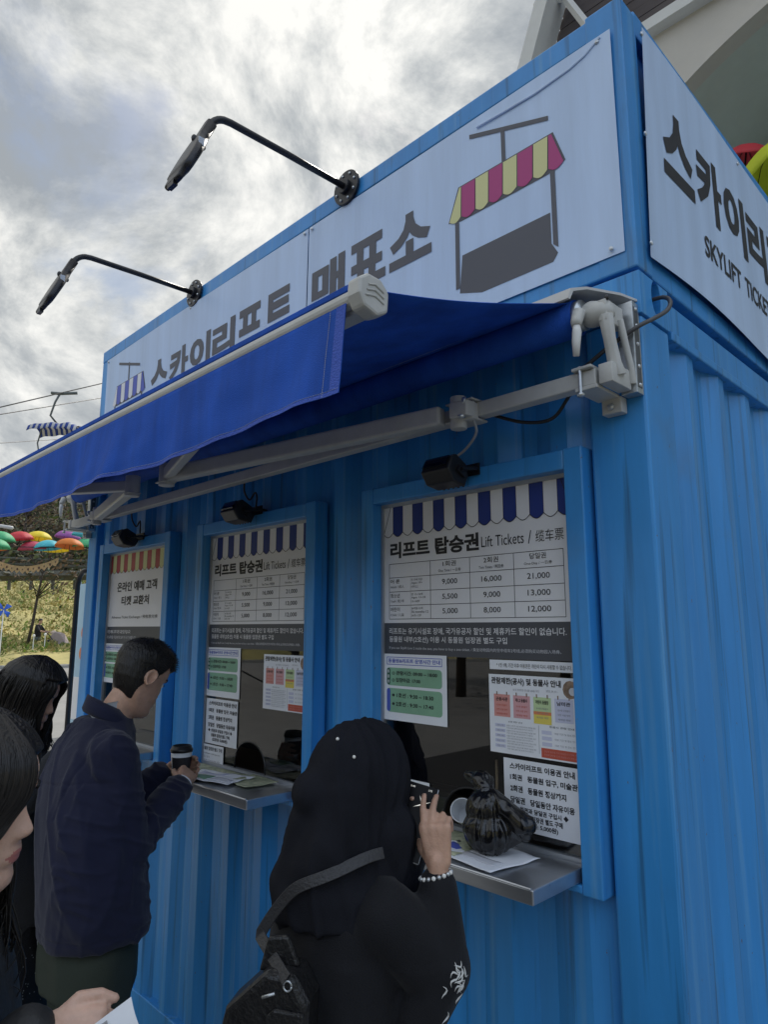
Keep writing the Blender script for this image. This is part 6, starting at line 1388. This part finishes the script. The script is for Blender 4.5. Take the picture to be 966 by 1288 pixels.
t = thing('office_chair', 'dark office chair under the clerk behind the middle window', 'chair', (-1.52, .58, GZ))
g = G(); g.bx(-1.75, .36, .36, -1.29, .82, .42, BLACKP); g.build('seat', t, bevel=.02); g = G(); g.bx(-1.72, .82, .5, -1.32, .87, .95, BLACKP); g.build('backrest', t, bevel=.02); g = G(); g.tube([(-1.52, .6, -.10), (-1.52, .6, .37)], .03, BLACKM, 10); g.build('pole', t); g = G()
for k in range(5): a = k * 1.2566; g.tube([(-1.52, .6, -.08), (-1.52 + .26 * math.cos(a), .6 + .26 * math.sin(a), -.10)], .02, BLACKM, 6)
g.build('base', t)

# --- man pushing a stroller on the verge
fx = Vector((CX, CY, 0)) + Vector((-1.0815, .352, 0)) * 33.3
mz = ground_h(34.2) + .12
wm = thing('person', 'man in a black top and grey trousers pushing a stroller along the grass verge', 'person', (fx.x, fx.y, mz - .05), R(-45), local=True)
H6 = Matrix.Translation((0, .09, 1.62)) @ Matrix.Rotation(R(-12), 4, 'X')
g = G(); head(g, H6, SKIN, 30, 48); g.cap((0, .02, 1.43), (0, .06, 1.54), .06, .055, SKIN)
limb(g, (.2, .03, 1.38), (.25, .22, 1.15), (.2, .48, 1.10), SKIN); limb(g, (-.2, .03, 1.38), (-.25, .22, 1.15), (-.2, .48, 1.10), SKIN)
for s_ in (-1, 1): hand(g, (s_ * .2, .50, 1.10), axes((0, .9, -.3), (0, .3, 1)), SKIN, ((40, 50, 30),) * 4, ((.02, .03, -.01), (0, .03, -.005), (0, .02, -.003)))
tors(g, 1, SKIN); legs(g, SKIN, r0=.07, r1=.04); link('body', setmat(remesh(g, .010, 2, .4), SKIN), wm)
hair_shell(H6, keep_m, off_m, HAIRB, 30, 48).build('hair', wm, True, fix=False)
g = G(); g.loft([(.86, .19, .13, 0), (1.1, .19, .13, .0), (1.3, .2, .13, .01), (1.4, .17, .11, .02), (1.45, .08, .08, .025)], BLACKP); g.cap((.19, .03, 1.38), (.255, .2, 1.16), .075, .065, BLACKP); g.cap((-.19, .03, 1.38), (-.255, .2, 1.16), .075, .065, BLACKP); link('shirt', setmat(remesh(g, .015, 3, .5, 'shirt', folds(.008, 7)), BLACKF := mat('black_jersey', (.013, .013, .015), .85)), wm)
TEAL = mat('grey_green_trousers', (.10, .125, .12), .85, var=.1)
g = G(); g.loft([(.72, .17, .13, 0), (.88, .18, .13, 0)], TEAL)
for s_, dy_ in ((-1, .10), (1, -.12)): g.cap((s_ * .09, 0, .80), (s_ * .09, dy_ * .6, .46), .10, .08, TEAL); g.cap((s_ * .09, dy_ * .6, .46), (s_ * .09, dy_ * 1.3 - .04, .10), .08, .06, TEAL)
link('trousers', setmat(remesh(g, .015, 3), TEAL), wm)
for s_, dy_ in ((-1, .10), (1, -.12)):
    g = G(); g.ell((s_ * .09, dy_ * 1.3 + .0, .05), (.05, .13, .05), WHITEL); g.build('shoe', wm, True)
st = thing('stroller', 'stroller with a grey canopy and black basket pushed along the verge', 'stroller', (0, 0, 0)); 
del st['_loc']; st.location = (fx.x, fx.y, mz - .05); st.rotation_euler = (0, 0, R(-45))
g = G()
for s_ in (-.24, .24):
    g.tube([(s_, .50, 1.10), (s_, .62, 1.02), (s_, 1.35, .22), (s_, 1.62, .16)], .018, BLACKM, 8); g.tube([(s_, .75, .16), (s_, .95, .60), (s_, 1.1, .50)], .016, BLACKM, 8)
g.tube([(-.24, .5, 1.10), (.24, .5, 1.10)], .018, BLACKM, 8); g.tube([(-.24, .78, .2), (.24, .78, .2)], .014, BLACKM, 8); g.tube([(-.24, 1.6, .17), (.24, 1.6, .17)], .014, BLACKM, 8); g.build('frame', st, True)
PINKG = mat('pinkish_grey_canvas', (.33, .27, .26), .8, var=.1)
g = G(); g.prism([(.72, .92), (.95, 1.12), (1.25, 1.02), (1.62, .42), (1.5, .34), (.86, .40)], lambda u, v, tt: (tt, u, v), -.22, .22, PINKG); g.build('canopy', st, bevel=.05)
g = G(); g.prism([(.55, .72), (.9, .80), (.92, .40), (.62, .46)], lambda u, v, tt: (tt, u, v), -.2, .2, BLACKP); g.build('basket', st, bevel=.04)
for x, y, r in ((-.27, .78, .14), (.27, .78, .14), (-.25, 1.60, .12), (.25, 1.60, .12)):
    g = G(); g.tube([(x + .0, y + r * math.cos(R(a)), r + .02 + r * math.sin(R(a))) for a in range(0, 361, 18)], .028, RUBBER, 8); wh = g.build('wheel', st, True); g = G()
    for k in range(5): a = k * 1.2566; g.tube([(x, y, r + .02), (x, y + r * math.cos(a), r + .02 + r * math.sin(a))], .01, GREYM, 6)
    g.build('rim', wh)
g = G(); g.ell((0, .80, 1.06), (.16, .12, .12), mat('beige_knit', (.6, .48, .40), .8)); g.build('blanket_roll', st, True)
